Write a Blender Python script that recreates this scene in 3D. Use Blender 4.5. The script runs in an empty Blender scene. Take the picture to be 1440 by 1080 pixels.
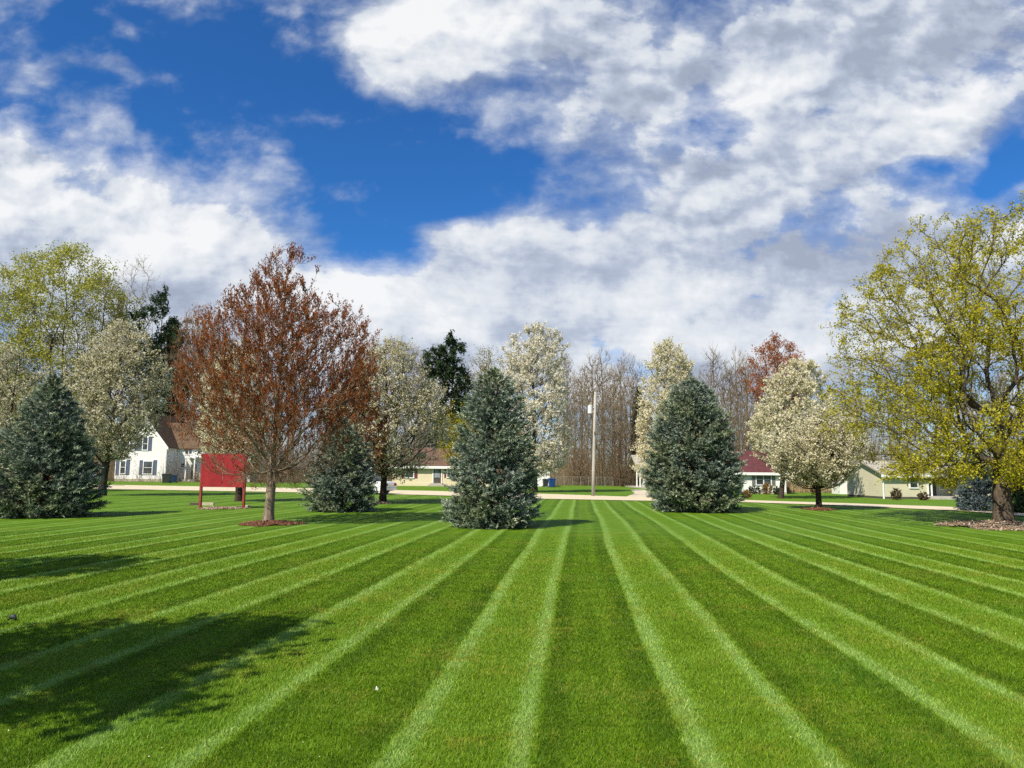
import bpy, math, random, time
import numpy as np
from mathutils import Vector, Matrix, Euler

SC = bpy.context.scene
COL = SC.collection
PI = math.pi
EYE = 1.8

# ------------------------------------------------------------------ camera
cam_d = bpy.data.cameras.new('camera')
cam = bpy.data.objects.new('camera', cam_d)
COL.objects.link(cam)
cam_d.sensor_width = 36.0
cam_d.lens = 26.0
cam_d.clip_end = 6000
cam_d.clip_start = 0.05
PITCH = math.atan(123 / 1040)
ROLL = math.radians(0.5)
CR = Matrix.Rotation(PI / 2 + PITCH, 3, 'X') @ Matrix.Rotation(ROLL, 3, 'Z')
CL = Vector((0, 0, EYE))
cam.matrix_world = Matrix.Translation(CL) @ CR.to_4x4()
SC.camera = cam


def sstep(a, b, x):
    t = np.clip((x - a) / (b - a), 0, 1)
    return t * t * (3 - 2 * t)


def zg(x, y):
    """height of the ground: flat lawn, a slight dip past the road on the right"""
    return -0.6 * sstep(12, 25, x) * sstep(46, 66, y)


def ray(px, py):
    return CR @ Vector(((px - 720) / 1040, (540 - py) / 1040, -1))


def gp(px, py):
    """ground point that was surveyed from the photograph"""
    d = ray(px, py)
    z = 0.0
    for _ in range(12):
        t = (z - EYE) / d.z
        p = CL + d * t
        z = float(zg(p.x, p.y))
    return Vector((p.x, p.y, z))


def at(px, Y):
    """ground point at depth Y in the direction of column px"""
    d = ray(px, 663)
    x = d.x / d.y * Y
    return Vector((x, Y, float(zg(x, Y))))


def proj(p):
    q = CR.transposed() @ (Vector(p) - CL)
    return 720 + 1040 * q.x / -q.z, 540 - 1040 * q.y / -q.z


def htop(base, py):
    """height above base at which a vertical over base reaches row py"""
    lo, hi = 0.0, 80.0
    for _ in range(40):
        m = (lo + hi) / 2
        if proj((base.x, base.y, base.z + m))[1] > py:
            lo = m
        else:
            hi = m
    return lo


def mpp(base):
    return base.y / 1040


# ------------------------------------------------------------------ objects
def tag(o, label=None, cat=None, group=None, kind=None):
    if label: o['label'] = label
    if cat: o['category'] = cat
    if group: o['group'] = group
    if kind: o['kind'] = kind
    return o


def empty(name, loc, rz=0.0):
    o = bpy.data.objects.new(name, None)
    o.empty_display_size = 0.3
    COL.objects.link(o)
    o.location = loc
    o.rotation_euler = (0, 0, rz)
    return o


def link(name, me, mat=None, parent=None):
    o = bpy.data.objects.new(name, me)
    COL.objects.link(o)
    if mat is not None:
        me.materials.clear()
        me.materials.append(mat)
    if parent is not None:
        o.parent = parent
    return o


def copy_tree(o, parent=None):
    c = o.copy()
    COL.objects.link(c)
    if parent is not None:
        c.parent = parent
    for ch in list(o.children):
        copy_tree(ch, c)
    return c


def mesh(name, V, faces, smooth=False, rnd=None):
    """numpy mesh: faces = list of (n,k) int arrays"""
    me = bpy.data.meshes.new(name)
    V = np.ascontiguousarray(V, dtype=np.float32)
    me.vertices.add(len(V))
    me.vertices.foreach_set('co', V.ravel())
    loops = np.concatenate([np.asarray(f, dtype=np.int32).ravel() for f in faces])
    tot = np.concatenate([np.full(len(f), f.shape[1], dtype=np.int32) for f in faces])
    start = np.concatenate([[0], np.cumsum(tot)[:-1]]).astype(np.int32)
    me.loops.add(len(loops))
    me.loops.foreach_set('vertex_index', loops)
    me.polygons.add(len(tot))
    me.polygons.foreach_set('loop_start', start)
    me.polygons.foreach_set('loop_total', tot)
    if smooth:
        me.polygons.foreach_set('use_smooth', np.ones(len(tot), dtype=bool))
    if rnd is not None:
        a = me.attributes.new('rnd', 'FLOAT', 'POINT')
        a.data.foreach_set('value', np.ascontiguousarray(rnd, dtype=np.float32))
    me.update(calc_edges=True)
    me.validate()
    return me


class MB:
    """collects simple solids into one mesh"""
    def __init__(self):
        self.v = []; self.f = []; self.n = 0

    def add(self, vs, fs):
        self.v.extend([tuple(v) for v in vs])
        self.f.extend([tuple(i + self.n for i in f) for f in fs])
        self.n += len(vs)
        return self

    def box(self, x0, x1, y0, y1, z0, z1, rot=None, piv=(0, 0, 0)):
        vs = [Vector((x, y, z)) for z in (z0, z1) for y in (y0, y1) for x in (x0, x1)]
        if rot is not None:
            pv = Vector(piv)
            vs = [rot @ (v - pv) + pv for v in vs]
        return self.add(vs, [(0, 2, 3, 1), (4, 5, 7, 6), (0, 1, 5, 4), (2, 6, 7, 3), (0, 4, 6, 2), (1, 3, 7, 5)])

    def prism(self, prof, y0, y1, axis='y'):
        """profile of (a,z) points extruded along an axis"""
        n = len(prof)
        if axis == 'y':
            vs = [(a, y0, z) for a, z in prof] + [(a, y1, z) for a, z in prof]
        else:
            vs = [(y0, a, z) for a, z in prof] + [(y1, a, z) for a, z in prof]
        fs = [tuple(range(n))[::-1], tuple(range(n, 2 * n))]
        for i in range(n):
            j = (i + 1) % n
            fs.append((i, j, n + j, n + i))
        return self.add(vs, fs)

    def tube(self, pts, radii, n=10, cap=True):
        rings = []
        for i, p in enumerate(pts):
            p = Vector(p)
            a = Vector(pts[max(0, i - 1)]); b = Vector(pts[min(len(pts) - 1, i + 1)])
            t = (b - a).normalized()
            u = t.cross(Vector((0.9, 0.2, 0.38)) if abs(t.x) < .8 else Vector((0, 0, 1))).normalized()
            w = t.cross(u)
            r = radii[i] if hasattr(radii, '__len__') else radii
            rings.append([p + u * (r * math.cos(2 * PI * k / n)) + w * (r * math.sin(2 * PI * k / n)) for k in range(n)])
        vs = [v for r in rings for v in r]
        fs = []
        for i in range(len(rings) - 1):
            for k in range(n):
                fs.append((i * n + k, i * n + (k + 1) % n, (i + 1) * n + (k + 1) % n, (i + 1) * n + k))
        if cap:
            fs.append(tuple(range(n))[::-1]); m = (len(rings) - 1) * n
            fs.append(tuple(range(m, m + n)))
        return self.add(vs, fs)

    def build(self, name, mat, parent=None, smooth=False, bevel=0):
        me = bpy.data.meshes.new(name)
        me.from_pydata(self.v, [], self.f)
        if smooth:
            for p in me.polygons: p.use_smooth = True
        me.update()
        o = link(name, me, mat, parent)
        if bevel:
            b = o.modifiers.new('bevel', 'BEVEL'); b.width = bevel; b.segments = 2; b.limit_method = 'ANGLE'
        return o


# ------------------------------------------------------------------ node helper
class NT:
    def __init__(self, tree):
        self.t = tree; self.n = tree.nodes; self.l = tree.links

    def node(self, typ, **kw):
        nd = self.n.new(typ)
        for k, v in kw.items(): setattr(nd, k, v)
        return nd

    def put(self, sock, v):
        if isinstance(v, bpy.types.NodeSocket): self.l.new(v, sock)
        elif v is not None:
            if hasattr(sock.default_value, '__len__') and not hasattr(v, '__len__'):
                v = [v] * len(sock.default_value)
            if hasattr(sock.default_value, '__len__') and len(sock.default_value) == 4 and len(v) == 3:
                v = (*v, 1)
            sock.default_value = v

    def m(self, op, a, b=None, c=None, clamp=False):
        nd = self.node('ShaderNodeMath', operation=op, use_clamp=clamp)
        self.put(nd.inputs[0], a)
        if b is not None: self.put(nd.inputs[1], b)
        if c is not None: self.put(nd.inputs[2], c)
        return nd.outputs[0]

    def vm(self, op, a, b=None):
        nd = self.node('ShaderNodeVectorMath', operation=op)
        self.put(nd.inputs[0], a)
        if b is not None:
            if op == 'SCALE': self.put(nd.inputs['Scale'], b)
            else: self.put(nd.inputs[1], b)
        return nd.outputs['Value'] if op in ('LENGTH', 'DOT_PRODUCT') else nd.outputs[0]

    def mix(self, f, a, b, blend='MIX'):
        nd = self.node('ShaderNodeMix', data_type='RGBA', blend_type=blend)
        self.put(nd.inputs[0], f); self.put(nd.inputs[6], a); self.put(nd.inputs[7], b)
        return nd.outputs[2]

    def mixf(self, f, a, b):
        nd = self.node('ShaderNodeMix', data_type='FLOAT')
        self.put(nd.inputs[0], f); self.put(nd.inputs[2], a); self.put(nd.inputs[3], b)
        return nd.outputs[0]

    def ss(self, x, a, b, lo=0.0, hi=1.0):
        nd = self.node('ShaderNodeMapRange', interpolation_type='SMOOTHSTEP')
        for i, v in enumerate((x, a, b, lo, hi)): self.put(nd.inputs[i], v)
        return nd.outputs[0]

    def noise(self, vec, scale, detail=4, rough=0.5, dist=0.0, dim='3D'):
        nd = self.node('ShaderNodeTexNoise', noise_dimensions=dim)
        self.put(nd.inputs['Vector'], vec)
        nd.inputs['Scale'].default_value = scale
        nd.inputs['Detail'].default_value = detail
        nd.inputs['Roughness'].default_value = rough
        nd.inputs['Distortion'].default_value = dist
        return nd.outputs[0]

    def ramp(self, f, stops, interp='LINEAR'):
        nd = self.node('ShaderNodeValToRGB')
        cr = nd.color_ramp; cr.interpolation = interp
        while len(cr.elements) < len(stops): cr.elements.new(0.5)
        for e, (p, c) in zip(cr.elements, stops):
            e.position = p
            e.color = (*c, 1) if hasattr(c, '__len__') else (c, c, c, 1)
        self.put(nd.inputs[0], f)
        return nd.outputs[0]

    def sep(self, v):
        nd = self.node('ShaderNodeSeparateXYZ'); self.put(nd.inputs[0], v); return nd.outputs

    def comb(self, x, y, z):
        nd = self.node('ShaderNodeCombineXYZ')
        for i, v in enumerate((x, y, z)): self.put(nd.inputs[i], v)
        return nd.outputs[0]


def new_mat(name):
    m = bpy.data.materials.new(name); m.use_nodes = True
    m.node_tree.nodes.clear()
    n = NT(m.node_tree)
    out = n.node('ShaderNodeOutputMaterial')
    return m, n, out


def pbr(name, c1, c2=None, scale=3.0, rough=0.7, spec=0.3, bump=0.0, bscale=20.0, metal=0.0, stretch=(1, 1, 1), detail=5, sharp=(0.3, 0.7), lines=None):
    """a plain weathered surface: two tones through noise, optional bump and board lines"""
    m, n, out = new_mat(name)
    b = n.node('ShaderNodeBsdfPrincipled')
    tc = n.node('ShaderNodeTexCoord').outputs['Object']
    v = n.vm('MULTIPLY', tc, stretch)
    if c2 is None: c2 = tuple(c * 0.8 for c in c1)
    f = n.ss(n.noise(v, scale, detail, 0.6), sharp[0], sharp[1])
    colr = n.mix(f, c1, c2)
    h = None
    if bump:
        h = n.noise(v, bscale, 4, 0.6)
    if lines:
        axis, step, w, dk = lines
        s = n.sep(tc)[axis]
        fr = n.m('FRACT', n.m('DIVIDE', s, step))
        ln = n.m('LESS_THAN', fr, w)
        colr = n.mix(n.m('MULTIPLY', ln, dk), colr, tuple(c * 0.45 for c in c1))
        if bump: h = n.m('ADD', h, n.m('MULTIPLY', fr, 0.8))
    n.put(b.inputs['Base Color'], colr)
    b.inputs['Roughness'].default_value = rough
    b.inputs['Specular IOR Level'].default_value = spec
    b.inputs['Metallic'].default_value = metal
    if h is not None:
        bp = n.node('ShaderNodeBump'); bp.inputs['Strength'].default_value = bump; bp.inputs['Distance'].default_value = 0.02
        n.put(bp.inputs['Height'], h); n.l.new(bp.outputs[0], b.inputs['Normal'])
    n.l.new(b.outputs[0], out.inputs[0])
    return m


def leaf_mat(name, stops, trans=0.3, spec=0.15, rough=0.6, patch=None, pscale=0.5):
    m, n, out = new_mat(name)
    at_ = n.node('ShaderNodeAttribute', attribute_name='rnd')
    colr = n.ramp(at_.outputs['Fac'], stops)
    if patch:
        g = n.node('ShaderNodeTexCoord').outputs['Object']
        colr = n.mix(n.ss(n.noise(g, pscale, 3, 0.5), 0.4, 0.65), colr, n.mix(1.0, colr, patch, 'MULTIPLY'))
    b = n.node('ShaderNodeBsdfPrincipled')
    n.put(b.inputs['Base Color'], colr)
    b.inputs['Roughness'].default_value = rough
    b.inputs['Specular IOR Level'].default_value = spec
    t = n.node('ShaderNodeBsdfTranslucent'); n.put(t.inputs[0], colr)
    mx = n.node('ShaderNodeMixShader'); mx.inputs[0].default_value = trans
    n.l.new(b.outputs[0], mx.inputs[1]); n.l.new(t.outputs[0], mx.inputs[2])
    n.l.new(mx.outputs[0], out.inputs[0])
    return m


def glass_mat(name, c=(0.02, 0.025, 0.03)):
    m, n, out = new_mat(name)
    b = n.node('ShaderNodeBsdfPrincipled')
    tc = n.node('ShaderNodeTexCoord').outputs['Object']
    n.put(b.inputs['Base Color'], n.mix(n.ss(n.noise(tc, 0.9, 2), 0.35, 0.7), c, tuple(x * 3 + .02 for x in c)))
    b.inputs['Roughness'].default_value = 0.06
    b.inputs['Specular IOR Level'].default_value = 0.6
    n.l.new(b.outputs[0], out.inputs[0])
    return m


# ------------------------------------------------------------------ light
SH = Vector((0.65, 0.76, 0)).normalized()       # the way shadows fall
ELEV = math.radians(46)
SUN_TRAVEL = Vector((SH.x * math.cos(ELEV), SH.y * math.cos(ELEV), -math.sin(ELEV)))
sd = bpy.data.lights.new('sun', 'SUN')
sd.energy = 5.0
sd.angle = math.radians(0.53)
sd.color = (1.0, 0.92, 0.78)
sun = bpy.data.objects.new('sun', sd); COL.objects.link(sun)
sun.rotation_euler = SUN_TRAVEL.to_track_quat('-Z', 'Y').to_euler()
sun.location = (-30, -40, 60)

SKYK = 0.1


def build_world():
    w = bpy.data.worlds.new('World'); SC.world = w
    w.use_nodes = True
    w.node_tree.nodes.clear()
    n = NT(w.node_tree)
    out = n.node('ShaderNodeOutputWorld')
    bg = n.node('ShaderNodeBackground'); bg.inputs[1].default_value = SKYK
    sky = n.node('ShaderNodeTexSky', sky_type='NISHITA')
    sky.sun_disc = False
    sky.sun_elevation = ELEV
    sky.sun_rotation = math.atan2(-SH.x, -SH.y)
    sky.air_density = 1.0; sky.dust_density = 0.3; sky.ozone_density = 3.0
    skyc = n.mix(1.0, sky.outputs[0], (0.20, 0.55, 0.94), 'MULTIPLY')

    d = n.node('ShaderNodeTexCoord').outputs['Generated']
    dx, dy, dz = n.sep(d)
    yc = n.m('MAXIMUM', n.m('ABSOLUTE', dy), 0.05)
    zc = n.m('MAXIMUM', dz, 0.015)
    u = n.m('DIVIDE', dx, yc)
    v = n.m('DIVIDE', zc, yc)
    uv = n.comb(n.m('ADD', u, n.m('MULTIPLY', n.m('LESS_THAN', dy, 0.0), 9.0)), v, 0.0)
    # a flat cloud layer overhead (streaks flatten towards the horizon)
    pl = n.comb(n.m('DIVIDE', dx, n.m('ADD', zc, 0.10)), n.m('DIVIDE', dy, n.m('ADD', zc, 0.10)), 7.3)

    nA = n.noise(n.vm('MULTIPLY', uv, (0.85, 1.25, 1)), 3.6, 10, 0.60, 0.1, '2D')           # puffs
    nA2 = n.noise(n.vm('MULTIPLY', n.vm('ADD', uv, (-0.02, 0.035, 0.0)), (0.85, 1.25, 1)), 3.6, 6, 0.58, 0.1, '2D')
    nB = n.noise(n.vm('MULTIPLY', pl, (0.55, 1.3, 1)), 1.15, 8, 0.6, 0.25, '2D')     # streaks
    nF = n.noise(n.vm('MULTIPLY', uv, (1, 1.5, 1)), 13.0, 7, 0.64, 0.15, '2D')      # wisps
    warp = n.node('ShaderNodeTexNoise', noise_dimensions='2D'); n.put(warp.inputs['Vector'], uv)
    warp.inputs['Scale'].default_value = 2.6; warp.inputs['Detail'].default_value = 4
    wv = n.vm('SCALE', n.vm('SUBTRACT', warp.outputs['Color'], (0.5, 0.5, 0.5)), 0.22)
    uvw = n.vm('ADD', uv, wv)

    def cells(vec, scale):
        nd = n.node('ShaderNodeTexVoronoi', feature='SMOOTH_F1', voronoi_dimensions='2D')
        n.put(nd.inputs['Vector'], vec); nd.inputs['Scale'].default_value = scale; nd.inputs['Smoothness'].default_value = 0.35
        return n.m('SUBTRACT', 0.45, nd.outputs['Distance'])

    w2 = n.node('ShaderNodeTexNoise', noise_dimensions='2D'); n.put(w2.inputs['Vector'], uv); w2.inputs['Scale'].default_value = 9; w2.inputs['Detail'].default_value = 5
    uvb = n.vm('ADD', n.vm('MULTIPLY', uv, (0.8, 1.25, 1)), n.vm('SCALE', n.vm('SUBTRACT', w2.outputs['Color'], (0.5, 0.5, 0.5)), 0.10))
    def billow(vec):
        return n.m('ADD', n.m('ADD', n.m('MULTIPLY', cells(vec, 6.5), 0.85), n.m('MULTIPLY', cells(vec, 16.0), 0.38)), n.m('MULTIPLY', cells(vec, 38.0), 0.2))
    bil = billow(uvb)
    bil2 = billow(n.vm('ADD', uvb, (-0.012, 0.020, 0)))

    def blob(px, py, rx, ry, rot=0, soft=0.12):
        dd = ray(px, py)
        cu, cv = dd.x / dd.y, dd.z / dd.y
        mp = n.node('ShaderNodeMapping', vector_type='TEXTURE')
        n.put(mp.inputs['Vector'], uvw)
        mp.inputs['Location'].default_value = (cu, cv, 0)
        mp.inputs['Rotation'].default_value = (0, 0, math.radians(rot))
        mp.inputs['Scale'].default_value = (rx / 1040, ry / 1040, 1e6)
        return n.ss(n.vm('LENGTH', mp.outputs[0]), 1.0, soft)

    def total(items, start=None):
        s = start
        for it in items:
            b = blob(*it[1:])
            b = n.m('MULTIPLY', b, it[0])
            s = b if s is None else n.m('ADD', s, b)
        return s

    # where the banks of cloud stand over this place (weight, column, row, half widths, tilt)
    banks = [
        (0.70, 40, 320, 640, 150, -13), (0.55, 330, 430, 640, 140, -6), (0.34, -60, 220, 220, 120, -20),
        (0.42, 45, 135, 80, 62, -20), (0.44, 165, 180, 115, 78, -20), (0.36, 190, 46, 66, 28, -38), (0.34, 180, 102, 92, 24, -14),
        (0.95, 600, 60, 215, 120, 8), (0.6, 720, 0, 250, 120, 5), (0.30, 410, 5, 80, 40, 0),
        (0.95, 1200, 80, 620, 280, 4), (0.50, 820, 130, 170, 170, 0), (0.52, 1000, 260, 330, 110, 0),
        (0.55, 1290, 215, 220, 80, 10), (0.48, 880, 310, 300, 110, 0),
        (0.92, 1060, 390, 700, 150, 0), (0.50, 740, 360, 240, 84, 4), (0.50, 740, 480, 1000, 120, 0),
        (0.10, 370, 165, 170, 60, -30), (0.12, 540, 235, 200, 46, -12), (-0.40, 330, 90, 130, 110, -20), (-0.45, 500, 235, 210, 70, -14), (-0.38, 650, 250, 130, 80, -10), (-0.3, 90, 30, 80, 60, 0), (-0.3, 255, 170, 60, 60, -20), (0.30, 470, 350, 140, 40, -8),
        (-0.42, 1415, 282, 110, 50, 20), (-0.34, 1285, 268, 110, 30, 10), (-0.25, 1140, 190, 80, 26, 8), (-0.34, 670, 280, 130, 60, 5), (-0.2, 640, 310, 140, 40, -8), (-0.15, 640, 205, 120, 60, 0),
        (-0.30, 545, 350, 150, 40, -8), (-0.34, 1030, 392, 170, 30, 0), (-0.40, 1200, 430, 110, 60, 20), (-0.25, 590, 388, 110, 26, 0), (-0.45, 905, 512, 110, 34, 0), (-0.28, 1110, 480, 150, 30, 0), (-0.25, 1080, 315, 200, 30, 0), (-0.2, 880, 255, 120, 30, 0),
    ]
    F = n.m('MULTIPLY', total(banks), 1.18)
    F = n.m('ADD', F, n.m('MULTIPLY', n.ss(v, 0.32, 0.12), 0.42))
    tex = n.m('ADD', n.m('MULTIPLY', n.m('SUBTRACT', nA, 0.5), 1.35), n.m('MULTIPLY', n.m('SUBTRACT', nB, 0.5), n.mixf(n.ss(v, 0.2, 0.45), 1.3, 0.55)))
    tex = n.m('ADD', tex, n.m('MULTIPLY', n.m('SUBTRACT', nF, 0.5), 0.75))
    high = n.ss(v, 0.22, 0.40)
    tex = n.m('ADD', tex, n.m('MULTIPLY', bil, n.mixf(high, 0.2, 0.62)))
    # behind the viewer: broken cloud from the noise alone
    F = n.mixf(n.ss(dy, -0.05, 0.1), 0.35, F)
    F = n.m('SUBTRACT', F, n.m('MULTIPLY', n.ss(dz, 0.0, -0.02), 3.0))
    dens = n.m('ADD', F, tex)
    veil = n.m('MULTIPLY', n.ss(dens, -0.15, 0.75), 0.72)
    alpha = n.m('MAXIMUM', n.m('MULTIPLY', n.ss(dens, 0.28, 0.74), 0.97), veil)
    # sun-facing edges of the puffs are brighter
    edge = n.m('MULTIPLY', n.m('SUBTRACT', nA, nA2), 2.6)
    lights = [(0.40, 590, 65, 190, 100, 8), (0.25, 660, 25, 200, 70, 8), (0.38, 1060, 125, 210, 60, 14), (0.30, 930, 160, 140, 50, 14), (0.36, 1290, 200, 190, 55, 10), (0.25, 1400, 130, 160, 60, 0),
              (0.30, 60, 140, 90, 60, -10), (0.28, 170, 170, 90, 50, -10), (0.30, 180, 300, 480, 140, -12), (0.25, 750, 330, 130, 45, 6), (0.24, 420, 400, 420, 80, -5), (0.18, 900, 440, 600, 60, 0),
              (-0.22, 990, 215, 210, 45, 4), (-0.12, 800, 140, 120, 110, 0), (-0.10, 1000, 50, 200, 60, 0), (-0.12, 620, 140, 160, 30, 4)]
    L = total(lights)
    L = n.m('ADD', n.m('ADD', L, 0.38), edge)
    L = n.m('ADD', L, n.m('MULTIPLY', n.m('SUBTRACT', bil, bil2), n.mixf(high, 0.4, 1.1)))
    L = n.m('ADD', L, n.m('MULTIPLY', n.m('SUBTRACT', nB, 0.5), 0.75))
    L = n.m('ADD', L, n.m('MULTIPLY', n.m('SUBTRACT', nF, 0.5), 0.6))
    cc = n.ramp(L, [(0.0, (0.38, 0.43, 0.54)), (0.3, (0.50, 0.56, 0.68)), (0.55, (0.70, 0.745, 0.81)), (1.0, (0.93, 0.94, 0.95))])
    cc = n.vm('SCALE', cc, 0.98 / SKYK * 0.73)
    skyc = n.mix(n.ss(v, 0.30, 0.03), skyc, n.mix(1.0, skyc, (3.2, 1.45, 1.05), 'MULTIPLY'))
    col = n.mix(alpha, skyc, cc)
    n.put(bg.inputs[0], col)
    n.l.new(bg.outputs[0], out.inputs[0])
    w.cycles.sampling_method = 'MANUAL'
    w.cycles.sample_map_resolution = 512


build_world()
SC.view_settings.view_transform = 'Standard'
SC.view_settings.look = 'None'
SC.view_settings.exposure = 0.5
SC.view_settings.gamma = 1
SC.render.engine = 'CYCLES'
SC.cycles.max_bounces = 6
SC.cycles.diffuse_bounces = 3
SC.cycles.transmission_bounces = 3
SC.cycles.caustics_reflective = False
SC.cycles.caustics_refractive = False
SC.cycles.use_denoising = False
SC.cycles.use_adaptive_sampling = True
SC.cycles.adaptive_threshold = 0.01

# ------------------------------------------------------------------ ground
SD = Vector((0.0929, 0.9957, 0))                 # the way the mower ran


def lawn_group():
    g = bpy.data.node_groups.new('lawn_colour', 'ShaderNodeTree')
    g.interface.new_socket('Color', in_out='OUTPUT', socket_type='NodeSocketColor')
    n = NT(g)
    go = n.node('NodeGroupOutput')
    P = n.node('ShaderNodeNewGeometry').outputs['Position']
    x, y, z = n.sep(P)
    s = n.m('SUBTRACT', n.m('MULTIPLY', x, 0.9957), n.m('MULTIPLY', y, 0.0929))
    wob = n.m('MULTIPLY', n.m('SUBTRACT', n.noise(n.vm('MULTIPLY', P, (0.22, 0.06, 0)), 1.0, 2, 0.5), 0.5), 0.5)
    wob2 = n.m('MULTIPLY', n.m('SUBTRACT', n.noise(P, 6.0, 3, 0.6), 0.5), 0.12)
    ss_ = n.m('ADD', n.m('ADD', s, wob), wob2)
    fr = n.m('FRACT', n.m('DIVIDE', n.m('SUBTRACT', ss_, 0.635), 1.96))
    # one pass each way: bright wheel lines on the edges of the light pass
    st = n.ramp(fr, [(0.0, 0.55), (0.025, 0.98), (0.075, 1.0), (0.125, 0.54), (0.20, 0.41), (0.34, 0.43), (0.39, 0.58), (0.435, 1.0), (0.475, 1.0), (0.505, 0.42), (0.52, 0.06), (0.58, 0.06), (0.65, 0.32), (0.74, 0.24), (0.83, 0.36), (0.90, 0.10), (0.975, 0.06)])  # stripe tones: sheen of the bent blades put into the colour
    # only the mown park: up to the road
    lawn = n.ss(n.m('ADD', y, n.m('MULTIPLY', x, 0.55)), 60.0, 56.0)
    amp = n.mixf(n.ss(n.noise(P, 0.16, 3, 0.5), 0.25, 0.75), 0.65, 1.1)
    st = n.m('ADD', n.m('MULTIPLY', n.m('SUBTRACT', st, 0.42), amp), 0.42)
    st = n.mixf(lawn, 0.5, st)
    mott = n.noise(P, 1.7, 5, 0.65)
    band = n.noise(n.vm('MULTIPLY', P, (0.7, 3.2, 1.0)), 2.0, 5, 0.65)
    fine = n.noise(n.vm('MULTIPLY', P, (1.0, 0.45, 1.0)), 46.0, 4, 0.7)
    st = n.m('ADD', st, n.m('MULTIPLY', n.m('SUBTRACT', mott, 0.5), 0.85))
    st = n.m('ADD', st, n.m('MULTIPLY', n.m('SUBTRACT', band, 0.5), 0.55))
    st = n.m('ADD', st, n.m('MULTIPLY', n.m('SUBTRACT', fine, 0.5), 0.6), clamp=True)
    col = n.ramp(st, [(0.0, (0.060, 0.120, 0.002)), (0.35, (0.106, 0.188, 0.004)), (0.65, (0.142, 0.238, 0.016)), (1.0, (0.208, 0.318, 0.066))])
    # dry, yellowish patches
    dry = n.m('MULTIPLY', n.ss(n.noise(P, 0.9, 5, 0.7), 0.47, 0.64), n.ss(n.noise(P, 7.0, 4, 0.7), 0.38, 0.60))
    col = n.mix(n.m('MULTIPLY', dry, 0.6), col, (0.23, 0.235, 0.025))
    cl = n.ss(n.noise(P, 0.45, 3, 0.6), 0.5, 0.7)
    col = n.mix(n.m('MULTIPLY', cl, 0.25), col, (0.045, 0.17, 0.012))
    n.l.new(col, go.inputs[0])
    return g


LAWN = lawn_group()


def mat_ground():
    m, n, out = new_mat('lawn_ground')
    b = n.node('ShaderNodeBsdfPrincipled')
    g = n.node('ShaderNodeGroup'); g.node_tree = LAWN
    P = n.node('ShaderNodeNewGeometry').outputs['Position']
    x, y, z = n.sep(P)
    # leaf litter of the wood, dry field on the right
    edge = n.m('ADD', y, n.m('MULTIPLY', n.m('SUBTRACT', n.noise(P, 0.15, 4), 0.5), 10))
    wood = n.ss(edge, 96, 104)
    wc = n.mix(n.noise(P, 1.3, 5, 0.6), (0.10, 0.075, 0.035), (0.07, 0.085, 0.025))
    col = n.mix(wood, n.mix(1.0, g.outputs[0], (0.74, 0.86, 0.80), 'MULTIPLY'), wc)
    n.put(b.inputs['Base Color'], col)
    b.inputs['Roughness'].default_value = 0.75
    b.inputs['Specular IOR Level'].default_value = 0.15
    bp = n.node('ShaderNodeBump'); bp.inputs['Strength'].default_value = 0.6; bp.inputs['Distance'].default_value = 0.04
    n.put(bp.inputs['Height'], n.noise(n.vm('MULTIPLY', P, (1, 0.6, 1)), 30.0, 5, 0.7))
    n.l.new(bp.outputs[0], b.inputs['Normal'])
    n.l.new(b.outputs[0], out.inputs[0])
    return m


def build_ground():
    xs = np.concatenate([[-3000, -1000, -400, -200], np.arange(-120, 121, 1.5), [200, 400, 1000, 3000]])
    ys = np.concatenate([[-3000, -1000, -300, -100, -50, -20], np.arange(-5, 131, 1.5), [160, 220, 400, 1000, 3000]])
    X, Y = np.meshgrid(xs, ys)
    Z = zg(X, Y) * np.where(Y > 140, 1.0, 1.0)
    V = np.stack([X, Y, Z], -1).reshape(-1, 3)
    nx, ny = len(xs), len(ys)
    i, j = np.meshgrid(np.arange(nx - 1), np.arange(ny - 1))
    a = (j * nx + i).ravel()
    F = np.stack([a, a + 1, a + nx + 1, a + nx], -1)
    o = link('ground', mesh('ground', V, [F], smooth=True), mat_ground())
    tag(o, 'striped green mown lawn running back to the road and the far wood', 'ground', kind='structure')


build_ground()
rng = np.random.default_rng(11)


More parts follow.
